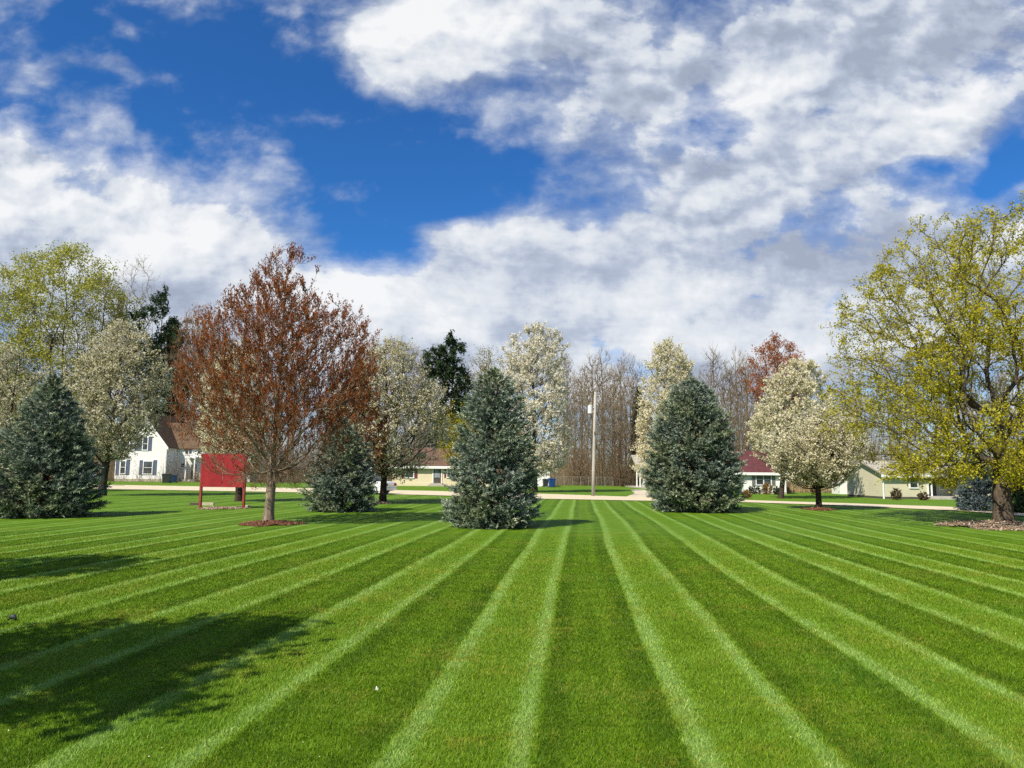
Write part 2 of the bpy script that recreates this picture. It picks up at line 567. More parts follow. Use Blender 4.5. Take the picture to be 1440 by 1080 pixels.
def build_grass():
    """blades of the mown turf, thinning out with distance"""
    N = 1150000
    # density falls as Y^-1.5 over a widening view
    uu = rng.random(N)
    y0, y1 = 3.3, 24.0
    Y = (np.sqrt(y0) + uu * (np.sqrt(y1) - np.sqrt(y0))) ** 2
    X = (rng.random(N) * 2 - 1) * (Y * 0.74 + 1.9)
    s = X * 0.9957 - Y * 0.0929
    light = (np.mod((s - 0.635) / 1.96, 1.0) < 0.5)
    h = 0.027 * (0.6 + 0.75 * rng.random(N)) * (1 - 0.9 * np.clip((Y - 12) / 12, 0, 1) ** 1.5)
    w = 0.0019 * (Y / 4.0) ** 0.75 * (0.7 + 0.7 * rng.random(N))
    ang = rng.random(N) * 2 * PI
    lean = np.where(light, 1.0, -1.0) * 0.14
    lx = lean * 0.0929 + rng.normal(0, 0.5, N)
    ly = lean * 0.9957 + rng.normal(0, 0.5, N)
    # slab lies across a random heading
    cx, cy = np.cos(ang) * w, np.sin(ang) * w
    B = np.stack([X, Y, np.zeros(N) - 0.004], -1)
    W = np.stack([cx, cy, np.zeros(N)], -1)
    T = B + np.stack([lx * h, ly * h, h], -1)
    M = B + np.stack([lx * h * 0.35, ly * h * 0.35, h * 0.6], -1)
    V = np.stack([B - W, B + W, M + W * 0.75, M - W * 0.75, T], 1).reshape(-1, 3)
    a = np.arange(N) * 5
    Q = np.stack([a, a + 1, a + 2, a + 3], -1)
    R = np.stack([a + 3, a + 2, a + 4], -1)
    r = np.repeat(rng.random(N), 5)
    m, n, out = new_mat('grass_blade')
    g = n.node('ShaderNodeGroup'); g.node_tree = LAWN
    at_ = n.node('ShaderNodeAttribute', attribute_name='rnd')
    colr = n.mix(1.0, g.outputs[0], n.ramp(at_.outputs['Fac'], [(0, (0.85, 0.86, 0.8)), (0.5, (1.3, 1.28, 1.2)), (0.9, (1.7, 1.6, 1.6)), (0.97, (1.6, 1.5, 1.7)), (1.0, (3.2, 2.1, 5.0))]), 'MULTIPLY')
    b = n.node('ShaderNodeBsdfPrincipled'); n.put(b.inputs['Base Color'], colr)
    b.inputs['Roughness'].default_value = 0.55; b.inputs['Specular IOR Level'].default_value = 0.25
    t = n.node('ShaderNodeBsdfTranslucent'); n.put(t.inputs[0], colr)
    mx = n.node('ShaderNodeMixShader'); mx.inputs[0].default_value = 0.3
    n.l.new(b.outputs[0], mx.inputs[1]); n.l.new(t.outputs[0], mx.inputs[2]); n.l.new(mx.outputs[0], out.inputs[0])
    o = link('grass', mesh('grass', V, [Q, R], rnd=r), m)
    tag(o, 'short blades of the mown lawn in the foreground', 'grass', kind='stuff')


build_grass()

# road: near and far edge, in photograph columns/rows
near = [(-260, 681), (0, 684.5), (150, 688), (430, 693), (600, 696.5), (770, 702), (900, 704.5), (1040, 706.5), (1160, 710.5), (1354, 719), (1440, 726.5), (1560, 745)]
far = [(-260, 676.5), (0, 679), (150, 682), (430, 687), (600, 690.5), (770, 695), (900, 699.5), (1040, 703.2), (1160, 707.2), (1354, 714), (1440, 719.5), (1560, 735)]
ROAD_NEAR = [gp(*p) for p in near]
ROAD_FAR = [gp(*p) for p in far]
M = {}
M['road'] = pbr('road_concrete', (0.62, 0.53, 0.38), (0.50, 0.43, 0.31), scale=1.2, rough=0.9, bump=0.3, bscale=25)
M['path'] = pbr('driveway_concrete', (0.58, 0.51, 0.38), (0.46, 0.40, 0.30), scale=1.5, rough=0.9)


def ribbon(name, A, B, mat, dz, label, cat, k=12):
    va, vb = [], []
    for L, dst in ((A, va), (B, vb)):
        for i in range(len(L) - 1):
            for j in range(k):
                dst.append(L[i].lerp(L[i + 1], j / k))
        dst.append(L[-1])
    rows = []
    for a, b in zip(va, vb):
        for q in range(5):
            p = a.lerp(b, q / 4)
            rows.append((p.x, p.y, float(zg(p.x, p.y)) + dz))
    V = np.array(rows)
    nn = len(va)
    i, j = np.meshgrid(np.arange(nn - 1), np.arange(4), indexing='ij')
    a = (i * 5 + j).ravel()
    o = link(name, mesh(name, V, [np.stack([a, a + 5, a + 6, a + 1], -1)], smooth=True), mat)
    return tag(o, label, cat, kind='structure')


ribbon('road', ROAD_NEAR, ROAD_FAR, M['road'], 0.03, 'pale concrete road running past the far edge of the lawn', 'road')
ribbon('driveway', [gp(880, 699), gp(893, 694), gp(886, 689)], [gp(925, 700), gp(920, 695), gp(906, 689)], M['path'], 0.022, 'pale gravel driveway leading from the road to the white porch', 'driveway', k=5)

# ------------------------------------------------------------------ tree growing


def unit(v):
    return v / np.maximum(np.linalg.norm(v, axis=-1, keepdims=True), 1e-9)


def clump_noise(p, seed, f=1.0):
    r = np.random.default_rng(seed)
    out = np.zeros(len(p))
    for k in range(6):
        d = r.normal(size=3); d /= np.linalg.norm(d)
        out += np.sin(p @ d * f * r.uniform(0.8, 2.2) + r.uniform(0, 6.28))
    return out / 6


def sample_crown(rg, n, H, prof, off=(0, 0), shell=0.5, seed=0, gap=0.25, gapf=1.0, bulge=0.14):
    hs = np.array([p[0] for p in prof]); rs = np.array([p[1] for p in prof])
    pts = np.zeros((0, 3))
    ph = rg.uniform(0, 6.28, 8)
    while len(pts) < n:
        h = rg.uniform(hs[0], hs[-1], n * 4)
        r = np.interp(h, hs, rs)
        h, r = h[rg.random(len(h)) < (r / rs.max()) ** 1.15], r
        r = np.interp(h, hs, rs)
        a = rg.uniform(0, 2 * PI, len(h))
        env = 1 + bulge * (np.sin(2 * a + ph[0] + 3 * h) + 0.7 * np.sin(3 * a + ph[1] - 5 * h) + 0.7 * np.sin(5 * a + ph[2] + 9 * h))
        rr = r * env * rg.random(len(h)) ** shell
        k = np.clip((h - hs[0]) / (hs[-1] - hs[0]), 0, 1)
        p = np.stack([rr * np.cos(a) + off[0] * k, rr * np.sin(a) + off[1] * k, h * H], -1)
        p = p[clump_noise(p, seed, gapf) > -gap]
        pts = np.concatenate([pts, p])
    return pts[:n]


def grow(rg, trunk, tips, first, seg=0.35, bf=0.35, kang=0.6, asc=0.35, rtip=0.008, R=0.2, jit=0.06, droop=0.3, flare=0.5):
    """joins every tip to the nearest sensible place of the wood that is already there, then thickens"""
    cap = len(trunk) + int(len(tips) * 40)
    P = np.zeros((cap, 3)); D = np.zeros((cap, 3)); L = np.zeros(cap); par = np.full(cap, -1); n = 0
    for i, p in enumerate(trunk):
        P[n] = p
        if i:
            par[n] = n - 1; D[n] = unit(P[n] - P[n - 1]); L[n] = L[n - 1] + np.linalg.norm(P[n] - P[n - 1])
        else: D[n] = (0, 0, 1)
        n += 1
    tr = np.array(trunk)
    dist = np.array([np.min(np.linalg.norm(tr - t, axis=1)) for t in tips])
    order = np.argsort(dist + rg.normal(0, 0.15, len(tips)) * dist.mean())
    for ti in order:
        t = tips[ti]
        v = t - P[:n]
        d = np.linalg.norm(v, axis=1) + 1e-6
        cosang = np.einsum('ij,ij->i', v, D[:n]) / d
        sc = d * (1 + kang * (1 - cosang)) + bf * L[:n]
        bad = (P[:n, 2] < first) | (P[:n, 2] > t[2] + droop)
        if bad.all(): bad[:] = P[:n, 2] < first
        sc = np.where(bad, 1e9, sc)
        b = int(np.argmin(sc))
        dd = d[b]
        k = max(2, min(30, int(dd / seg)))
        p0 = P[b].copy(); vdir = v[b] / dd
        t0 = unit(D[b] * 0.5 + vdir * 0.8) * dd
        t1 = unit(vdir * (1 - asc) + np.array([0, 0, 1]) * asc) * dd
        if n + k >= cap: break
        prev = b
        for q in range(1, k + 1):
            s = q / k
            h00 = 2 * s**3 - 3 * s**2 + 1; h10 = s**3 - 2 * s**2 + s; h01 = -2 * s**3 + 3 * s**2; h11 = s**3 - s**2
            p = h00 * p0 + h10 * t0 + h01 * t + h11 * t1
            if q < k: p = p + rg.normal(0, jit, 3) * min(seg, dd / k)
            P[n] = p; par[n] = prev; D[n] = unit(p - P[prev]); L[n] = L[prev] + np.linalg.norm(p - P[prev])
            prev = n; n += 1
    P, D, L, par = P[:n], D[:n], L[:n], par[:n]
    e = math.log(max(2, len(tips))) / math.log(R / rtip)
    A = np.zeros(n); has = np.zeros(n, bool)
    best = np.zeros(n); main = np.full(n, -1)
    for i in range(n - 1, -1, -1):
        if not has[i]: A[i] += rtip ** e
        p = par[i]
        if p >= 0:
            A[p] += A[i]; has[p] = True
            if A[i] > best[p]: best[p] = A[i]; main[p] = i
    rad = A ** (1 / e)
    rad = rad * (1 + flare * np.exp(-(P[:, 2]) / (R * 1.6)))
    return dict(P=P, D=D, L=L, par=par, rad=rad, main=main, tip=~has)


def wood_mesh(name, T, sides=6, rmin=0.0):
    P, D, par, rad, main = T['P'], T['D'], T['par'], T['rad'], T['main']
    n = len(P)
    tan = D.copy()
    hm = main >= 0
    tan[hm] = unit(D[hm] + D[main[hm]])
    tan[0] = (0, 0, 1)
    ref = np.array([0.92, 0.1, 0.38])
    def ring(p, t, r):
        u = unit(np.cross(t, ref)); w = np.cross(t, u)
        a = np.arange(sides) * 2 * PI / sides
        return p[:, None, :] + r[:, None, None] * (u[:, None, :] * np.cos(a)[None, :, None] + w[:, None, :] * np.sin(a)[None, :, None])
    V1 = ring(P, tan, rad).reshape(-1, 3)
    ch = np.arange(n)[par >= 0]
    ismain = main[par[ch]] == ch
    side = ch[~ismain]
    V2 = ring(P[par[side]], D[side], np.minimum(rad[side] * 1.15, rad[par[side]])).reshape(-1, 3)
    base0 = np.zeros(n, int)
    base0[ch[ismain]] = par[ch[ismain]] * sides
    base0[side] = n * sides + np.arange(len(side)) * sides
    a0 = base0[ch]; a1 = ch * sides
    k = np.arange(sides); k2 = (k + 1) % sides
    F = np.stack([a0[:, None] + k, a0[:, None] + k2, a1[:, None] + k2, a1[:, None] + k], -1).reshape(-1, 4)
    return mesh(name, np.concatenate([V1, V2]), [F], smooth=True)


def make_twigs(rg, T, rthr, per, length, up=0.3, spread=0.8, out=0.0, center=None):
    ids = np.arange(len(T['P']))[(T['rad'] < rthr)]
    ids = np.concatenate([np.repeat(ids, per), np.repeat(ids[T['tip'][ids]], per)])
    p = T['P'][ids]
    q = T['P'][np.maximum(T['par'][ids], 0)]
    p = p + (q - p) * rg.random((len(p), 1))
    d = unit(T['D'][ids] * 0.8 + rg.normal(0, spread * 0.6, (len(ids), 3)) + np.array([0, 0, up]))
    ln = length * (0.45 + 0.9 * rg.random(len(ids)))
    return p, d, ln


def twig_arrays(p, d, ln, r):
    n = len(p)
    u = unit(np.cross(d, np.array([0.31, 0.9, 0.2]))); w = np.cross(d, u)
    a = np.array([0, 2.094, 4.189])
    ringv = p[:, None, :] + r * (u[:, None, :] * np.cos(a)[None, :, None] + w[:, None, :] * np.sin(a)[None, :, None])
    tip = (p + d * ln[:, None])[:, None, :]
    V = np.concatenate([ringv, tip], 1).reshape(-1, 3)
    b = np.arange(n) * 4
    F = np.concatenate([np.stack([b, b + 1, b + 3], -1), np.stack([b + 1, b + 2, b + 3], -1), np.stack([b + 2, b, b + 3], -1)])
    return V, F


def leaf_arrays(rg, p, d, ln, per, size, asp=1.0, tmin=0.25, scatter=0.05, along=0.0, rndmix=0.55, hang=0.0):
    n = len(p) * per
    i = np.repeat(np.arange(len(p)), per)
    t = rg.uniform(tmin, 1.05, n)
    c = p[i] + d[i] * (ln[i] * t)[:, None] + rg.normal(0, scatter, (n, 3))
    ax = unit(rg.normal(0, 1, (n, 3)) * (1 - along) + d[i] * along * 2 + np.array([0, 0, -hang]))
    nr = unit(rg.normal(0, 1, (n, 3)) + np.array([0, 0, 0.35]))
    b = unit(np.cross(ax, nr))
    s = size * (0.55 + 0.9 * rg.random(n))
    A = ax * (s * asp)[:, None] * 0.5; B = b * s[:, None] * 0.5
    V = np.stack([c - A, c + B * 0.9 - A * 0.1, c + A, c - B * 0.9 - A * 0.1], 1).reshape(-1, 3)
    a = np.arange(n) * 4
    F = np.stack([a, a + 1, a + 2, a + 3], -1)
    tr = rg.random(len(p))
    r = np.clip(rndmix * tr[i] + (1 - rndmix) * rg.random(n), 0, 1)
    return V, F, np.repeat(r, 4)


def wiggly(rg, H, n, amp, lean=(0, 0)):
    zs = np.linspace(0, H, n)
    x = np.cumsum(rg.normal(0, amp, n)) ; y = np.cumsum(rg.normal(0, amp, n))
    k = zs / max(H, 1e-6)
    return np.stack([(x - x[0]) * k + lean[0] * k, (y - y[0]) * k + lean[1] * k, zs], -1)


def bark(name, c1, c2, sc=(6, 6, 1.5)):
    return pbr(name, c1, c2, scale=2.2, rough=0.9, spec=0.1, bump=0.9, bscale=5.0, stretch=sc)


M['bark_dark'] = bark('bark_dark', (0.075, 0.055, 0.040), (0.030, 0.022, 0.018))
M['bark_grey'] = bark('bark_grey', (0.20, 0.165, 0.13), (0.085, 0.068, 0.054))
M['bark_bare'] = bark('bark_bare', (0.205, 0.145, 0.082), (0.125, 0.088, 0.05))
M['bark_olive'] = bark('bark_olive', (0.22, 0.17, 0.10), (0.13, 0.10, 0.06))
M['bark_ash'] = bark('bark_ash', (0.24, 0.19, 0.122), (0.15, 0.118, 0.078))
M['bark_wood'] = bark('bark_wood', (0.185, 0.145, 0.088), (0.10, 0.078, 0.048))
M['bark_pale'] = bark('bark_pale', (0.34, 0.30, 0.25), (0.20, 0.17, 0.14))
M['bark_brown'] = bark('bark_brown', (0.13, 0.085, 0.05), (0.06, 0.038, 0.024))
M['bark_maple'] = bark('bark_maple', (0.125, 0.098, 0.072), (0.050, 0.038, 0.029))
M['bark_tan'] = bark('bark_tan', (0.30, 0.24, 0.175), (0.15, 0.115, 0.085))
M['bark_ruddy'] = bark('bark_ruddy', (0.27, 0.165, 0.095), (0.18, 0.10, 0.06))
M['red_bud'] = leaf_mat('red_bud', [(0, (0.085, 0.022, 0.006)), (0.45, (0.225, 0.062, 0.014)), (0.8, (0.36, 0.115, 0.026)), (1, (0.50, 0.22, 0.08))], 0.42)
M['yellow_leaf'] = leaf_mat('yellow_leaf', [(0, (0.24, 0.22, 0.012)), (0.5, (0.45, 0.41, 0.022)), (0.85, (0.60, 0.55, 0.05)), (1, (0.68, 0.64, 0.16))], 0.5)
M['lime_leaf'] = leaf_mat('lime_leaf', [(0, (0.20, 0.21, 0.03)), (0.5, (0.38, 0.38, 0.06)), (1, (0.56, 0.54, 0.14))], 0.4)
M['olive_leaf'] = leaf_mat('olive_leaf', [(0, (0.17, 0.16, 0.02)), (0.5, (0.29, 0.27, 0.03)), (1, (0.42, 0.38, 0.07))], 0.35)
M['blossom'] = leaf_mat('blossom', [(0, (0.20, 0.22, 0.06)), (0.16, (0.34, 0.33, 0.15)), (0.28, (0.66, 0.62, 0.48)), (0.7, (0.82, 0.78, 0.66)), (1, (0.90, 0.88, 0.80))], 0.42)
M['blossom_cream'] = leaf_mat('blossom_cream', [(0, (0.22, 0.22, 0.05)), (0.2, (0.40, 0.37, 0.14)), (0.36, (0.68, 0.62, 0.42)), (1, (0.88, 0.84, 0.68))], 0.42)
M['blossom_dim'] = leaf_mat('blossom_dim', [(0, (0.16, 0.17, 0.04)), (0.28, (0.34, 0.31, 0.13)), (0.5, (0.62, 0.57, 0.40)), (1, (0.84, 0.80, 0.66))], 0.42)
M['pale_bud'] = leaf_mat('pale_bud', [(0, (0.30, 0.28, 0.20)), (1, (0.46, 0.44, 0.33))], 0.3)
M['rosy_bud'] = leaf_mat('rosy_bud', [(0, (0.20, 0.055, 0.02)), (0.6, (0.36, 0.115, 0.04)), (1, (0.48, 0.22, 0.09))], 0.3)
M['pine_needle'] = leaf_mat('pine_needle', [(0, (0.012, 0.026, 0.010)), (0.6, (0.032, 0.058, 0.022)), (1, (0.07, 0.10, 0.05))], 0.1)
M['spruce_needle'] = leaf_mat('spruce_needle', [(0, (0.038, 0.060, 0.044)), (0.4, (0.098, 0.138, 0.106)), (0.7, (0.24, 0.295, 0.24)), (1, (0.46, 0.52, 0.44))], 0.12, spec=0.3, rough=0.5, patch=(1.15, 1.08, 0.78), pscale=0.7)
M['spruce_blue'] = leaf_mat('spruce_blue', [(0, (0.04, 0.065, 0.07)), (0.4, (0.09, 0.13, 0.14)), (1, (0.24, 0.30, 0.32))], 0.08)
M['green_needle'] = leaf_mat('green_needle', [(0, (0.018, 0.036, 0.016)), (0.6, (0.040, 0.075, 0.034)), (1, (0.10, 0.14, 0.08))], 0.1)


def finish(name, base, wood, barkm, twigs=None, twigm=None, leaves=None, leafm=None, label='', cat='tree', group=None, extra=None):
    """root empty + trunk (limbs and twigs in one mesh) + crown"""
    root = empty(name, base)
    tag(root, label, cat, group)
    link('trunk', wood, barkm, root)
    if twigs is not None:
        link('twigs', twigs, twigm or barkm, root)
    if leaves is not None:
        link('crown', leaves, leafm, root)
    return root


def tree(name, base, H, prof, seed, ntips=500, R=0.18, fork=0.4, first=0.2, lead=True, leaves=None, leafm=None, barkm=None, twig=(0.03, 2, 0.5, 0.006),
         up=0.3, asc=0.35, bf=0.35, kang=0.6, seg=0.35, off=(0, 0), shell=0.5, gap=0.3, gapf=1.0, droop=0.3, lean=(0, 0), amp=0.04, bulge=0.14, rtip=0.008, sides=6, label='', cat='tree', group=None, jit=0.06, spread=0.8, twigm=None, fade=None):
    rg = np.random.default_rng(seed)
    tips = sample_crown(rg, ntips, H, prof, off, shell, seed, gap, gapf, bulge)
    tr = wiggly(rg, H * (0.9 if lead else fork), max(8, int(H * (0.9 if lead else fork) / (seg * 0.7))), amp, (off[0] * 0.7 + lean[0], off[1] * 0.7 + lean[1]))
    T = grow(rg, tr, tips, first * H, seg, bf, kang, asc, rtip, R, jit, droop)
    wood = wood_mesh(name + '_trunk', T, sides)
    p, d, ln = make_twigs(rg, T, twig[0], twig[1], twig[2], up, spread)
    tv, tf = twig_arrays(p, d, ln, twig[3])
    tw = mesh(name + '_twigs', tv, [tf])
    lm = None
    if leaves:
        lk = np.ones(len(p), bool)
        if fade: lk = rg.random(len(p)) < sstep(fade[0] * H, fade[1] * H, p[:, 2] + rg.normal(0, .04 * H, len(p))) * .96 + .04
        lv, lf, lr = leaf_arrays(rg, p[lk], d[lk], ln[lk], **leaves)
        lm = mesh(name + '_crown', lv, [lf], rnd=lr)
        print(name, 'tips', ntips, 'nodes', len(T['P']), 'twigs', len(p), 'leaves', len(lf))
    else:
        print(name, 'nodes', len(T['P']), 'twigs', len(p))
    return finish(name, base, wood, barkm, tw, twigm, lm, leafm, label, cat, group)


def scaled(prof, s):
    return [(h, r * s) for h, r in prof]


# --- spruces -------------------------------------------------------------
def spruce(base, H, prof, seed, label, needle='spruce_needle', dens=1.0, nl=0.10, group='spruces on and beside the lawn', name='spruce_tree', step=0.22, bare=0.10):
    rg = np.random.default_rng(seed)
    hs = np.array([p[0] for p in prof]); rs = np.array([p[1] for p in prof])
    mb_p, mb_d, mb_l = [], [], []
    sp, sdv, sl = [], [], []
    ph = rg.uniform(0, 6.28, 6)
    z = bare * 1.0
    while z < H * 0.985:
        h = z / H
        r0 = np.interp(h, hs, rs)
        r = max(r0 * 0.62, r0 - 0.13)
        nb = max(6, int((6 + r * 10) * dens))
        a0 = rg.uniform(0, 6.28)
        for k in range(nb):
            a = a0 + 2 * PI * k / nb + rg.normal(0, 0.12)
            env = 1 + 0.06 * math.sin(3 * a + ph[0] + 5 * h) + 0.05 * math.sin(5 * a + ph[1] - 11 * h) + 0.05 * math.sin(2 * a + ph[2] + 23 * h)
            L = max(0.06, r * env * rg.uniform(0.86, 1.05))
            el = -0.10 + 0.95 * h ** 1.5 + rg.normal(0, 0.10)
            out = np.array([math.cos(a), math.sin(a), 0])
            o0 = np.array([0, 0, z + rg.uniform(-0.03, 0.03)])
            # branch: dips then turns up at the tip
            def pt(t):
                return o0 + out * (L * t * math.cos(el)) + np.array([0, 0, L * (math.sin(el) * t - 0.10 * math.sin(PI * t) + 0.10 * t * t)])
            mb_p.append(o0); mb_d.append(unit(pt(1.0) - o0)); mb_l.append(np.linalg.norm(pt(1.0) - o0) * 0.97)
            ns = max(3, int(L * 12 * dens))
            tmin = max(0.0, 1 - 0.85 / max(L, 0.3)) * 0.8
            for q in range(ns):
                t = tmin + (1 - tmin) * (q + rg.random()) / ns
                side = rg.choice((-1, 1))
                yaw = a + side * rg.uniform(0.1, 1.15) * (1.1 - 0.5 * t)
                dv = np.array([math.cos(yaw), math.sin(yaw), rg.normal(0.22, 0.28)])
                sp.append(pt(t)); sdv.append(dv); sl.append(rg.uniform(0.18, 0.38) * (0.35 + 0.75 * min(1, L * 1.1)))
            for q in range(2):
                sp.append(pt(0.93)); sdv.append(np.array([math.cos(a), math.sin(a), rg.normal(0.35, 0.2)])); sl.append(rg.uniform(0.16, 0.28) * min(1, 0.4 + L))
        z += step * rg.uniform(0.8, 1.2)
    # leader
    for q in range(14):
        a = rg.uniform(0, 6.28)
        sp.append(np.array([0, 0, H * (0.93 + 0.06 * rg.random())])); sdv.append(np.array([0.45 * math.cos(a), 0.45 * math.sin(a), 1.0])); sl.append(0.13)
    sp.append(np.array([0, 0, H * 0.97])); sdv.append(np.array([0.02, 0, 1])); sl.append(H * 0.045)
    sp, sdv, sl = np.array(sp), unit(np.array(sdv)), np.array(sl)
    K = 18
    n = len(sp) * K
    i = np.repeat(np.arange(len(sp)), K)
    t = np.tile(np.linspace(0.05, 1.0, K), len(sp)) + rg.normal(0, 0.03, n)
    c = sp[i] + sdv[i] * (sl[i] * t)[:, None]
    rv = unit(rg.normal(0, 1, (n, 3)) + np.array([0, 0, 0.35]))
    rv = rv - np.einsum('ij,ij->i', rv, sdv[i])[:, None] * sdv[i]
    nd = unit(unit(rv) * 0.80 + sdv[i] * 0.85)
    ln = nl * rg.uniform(0.7, 1.25, n)
    wv = unit(np.cross(nd, rg.normal(0, 1, (n, 3)))) * (0.0115 * nl / 0.075)
    V = np.stack([c - wv, c + wv, c + nd * ln[:, None]], 1).reshape(-1, 3)
    a = np.arange(n) * 3
    F = np.stack([a, a + 1, a + 2], -1)
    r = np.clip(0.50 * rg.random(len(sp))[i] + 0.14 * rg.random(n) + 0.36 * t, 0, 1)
    root = empty(name, base, rg.uniform(0, 6))
    tag(root, label, 'spruce', group)
    mb = MB(); mb.tube([(0, 0, 0), (0, 0, H * 0.5), (0, 0, H * 0.98)], [0.03 * H, 0.017 * H, 0.005], 10)
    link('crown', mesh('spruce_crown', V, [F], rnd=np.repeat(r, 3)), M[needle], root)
    tko = mb.build('trunk', M['bark_brown'], root, smooth=True)
    bv, bf_ = twig_arrays(np.array(mb_p), unit(np.array(mb_d)), np.array(mb_l), 0.011)
    link('branches', mesh('spruce_branches', bv, [bf_]), M['bark_brown'], root)
    print('spruce', H, len(sp), n)
    return root


def px_prof(base, H, rows):
    """rows of (row, half width in columns) -> (height fraction, metres)"""
    s = mpp(base)
    out = []
    for py, hw in rows:
        out.append((htop(base, py) / H if py < 5000 else 0, hw * s))
    out.sort()
    return out


T0 = time.time()
b = gp(692, 741); H = htop(b, 519)
spruce(b, H, px_prof(b, H, [(742, 52), (728, 62), (700, 66), (660, 60), (620, 54), (580, 43), (550, 28), (532, 12), (519, 2)]), 3, 'tall dense blue spruce in the middle of the lawn, nearest the camera')
b = gp(976, 719); H = htop(b, 532)
spruce(b, H, px_prof(b, H, [(720, 50), (705, 64), (680, 67), (645, 62), (610, 52), (580, 40), (555, 24), (540, 9), (532, 2)]), 4, 'broad egg shaped blue spruce right of the utility pole, before a white flowering pear', needle='green_needle' if False else 'spruce_needle', nl=0.11, step=0.25)
b = gp(60, 726); H = htop(b, 526)
spruce(b, H, px_prof(b, H, [(727, 62), (715, 74), (680, 72), (640, 58), (600, 42), (565, 26), (545, 13), (526, 2)]), 5, 'dark blue spruce at the left edge of the lawn', nl=0.105)
b = gp(479, 719); H = htop(b, 590)
spruce(b, H, px_prof(b, H, [(720, 42), (706, 52), (680, 48), (650, 38), (620, 24), (590, 2)]), 6, 'low wide spruce half hidden behind the red budding maple', nl=0.105)
b = gp(1379, 719); H = htop(b, 632)
spruce(b, H, px_prof(b, H, [(718, 26), (706, 31), (690, 28), (660, 18), (632, 2)]), 7, 'small silvery blue spruce left of the thick maple trunk by the road', needle='spruce_blue', nl=0.11)
b = gp(1452, 722); H = htop(b, 610)
spruce(b, H, px_prof(b, H, [(720, 30), (700, 36), (680, 32), (640, 18), (610, 2)]), 8, 'green spruce cut by the right edge behind the maple trunk', needle='green_needle', nl=0.11)
print('spruces', time.time() - T0)

# --- red budding maple -----------------------------------------------------
b = gp(377, 736); H = htop(b, 348); s = mpp(b)
prof = px_prof(b, H, [(690, 50), (650, 95), (600, 120), (550, 128), (500, 124), (460, 116), (432, 98), (412, 66), (390, 50), (370, 36), (355, 20), (348, 6)])
tree('maple_tree', b, H, prof, 21, ntips=2300, R=0.20, fork=0.42, first=0.17, lead=True, off=(0.35, 0.2), barkm=M['bark_tan'], leafm=M['red_bud'],
     twigm=M['bark_ruddy'], fade=(0.18, 0.42), leaves=dict(per=8, size=0.031, asp=2.6, along=0.6, tmin=0.2, scatter=0.03), twig=(0.012, 2, 0.34, 0.0035), up=0.95, asc=0.6, spread=0.6, bf=0.42, kang=0.6, seg=0.26, gap=0.6, gapf=0.9, shell=0.6, rtip=0.0045, amp=0.015, droop=-0.15,
     label='maple with dark red spring buds and pale trunk in a ring of red mulch', cat='maple', bulge=0.10)
b = gp(500, 709); H = htop(b, 486)
tree('maple_tree', b, H, px_prof(b, H, [(690, 22), (655, 46), (610, 54), (560, 46), (520, 28), (495, 10), (486, 3)]), 23, ntips=700, R=0.13, first=0.14, lead=True, barkm=M['bark_tan'], leafm=M['red_bud'],
     twigm=M['bark_ruddy'], fade=(0.1, 0.35), leaves=dict(per=4, size=0.055, asp=2.4, along=0.6, tmin=0.2, scatter=0.04), twig=(0.012, 2, 0.42, 0.005), up=0.8, asc=0.55, spread=0.6, bf=0.4, seg=0.32, gap=0.6, shell=0.6, rtip=0.0055, amp=0.02, droop=-0.1,
     label='smaller rust budding maple rising behind the low wide spruce', cat='maple', bulge=0.10)
# --- yellow green maple on the right ------------------------------------------
b = gp(1412, 738); H = htop(b, 288); s = mpp(b)
prof = px_prof(b, H, [(686, 70), (676, 165), (664, 206), (635, 216), (590, 208), (550, 196), (500, 178), (440, 172), (400, 164), (350, 136), (315, 100), (286, 56)])
tree('maple_tree', b, H, prof, 32, ntips=3000, R=0.35, fork=0.34, first=0.17, lead=False, off=(0.0, 0.3), barkm=M['bark_maple'], leafm=M['yellow_leaf'],
     leaves=dict(per=8, size=0.056, asp=1.3, tmin=0.2, scatter=0.06, hang=0.2), twig=(0.018, 2, 0.36, 0.005), up=0.15, asc=0.2, bf=0.33, kang=0.7, seg=0.3, gap=0.20, gapf=0.9, shell=0.50, rtip=0.006, amp=0.03, droop=0.8, jit=0.10,
     label='large spreading maple with fresh yellow green leaves at the right edge', cat='maple', bulge=0.12, sides=8)

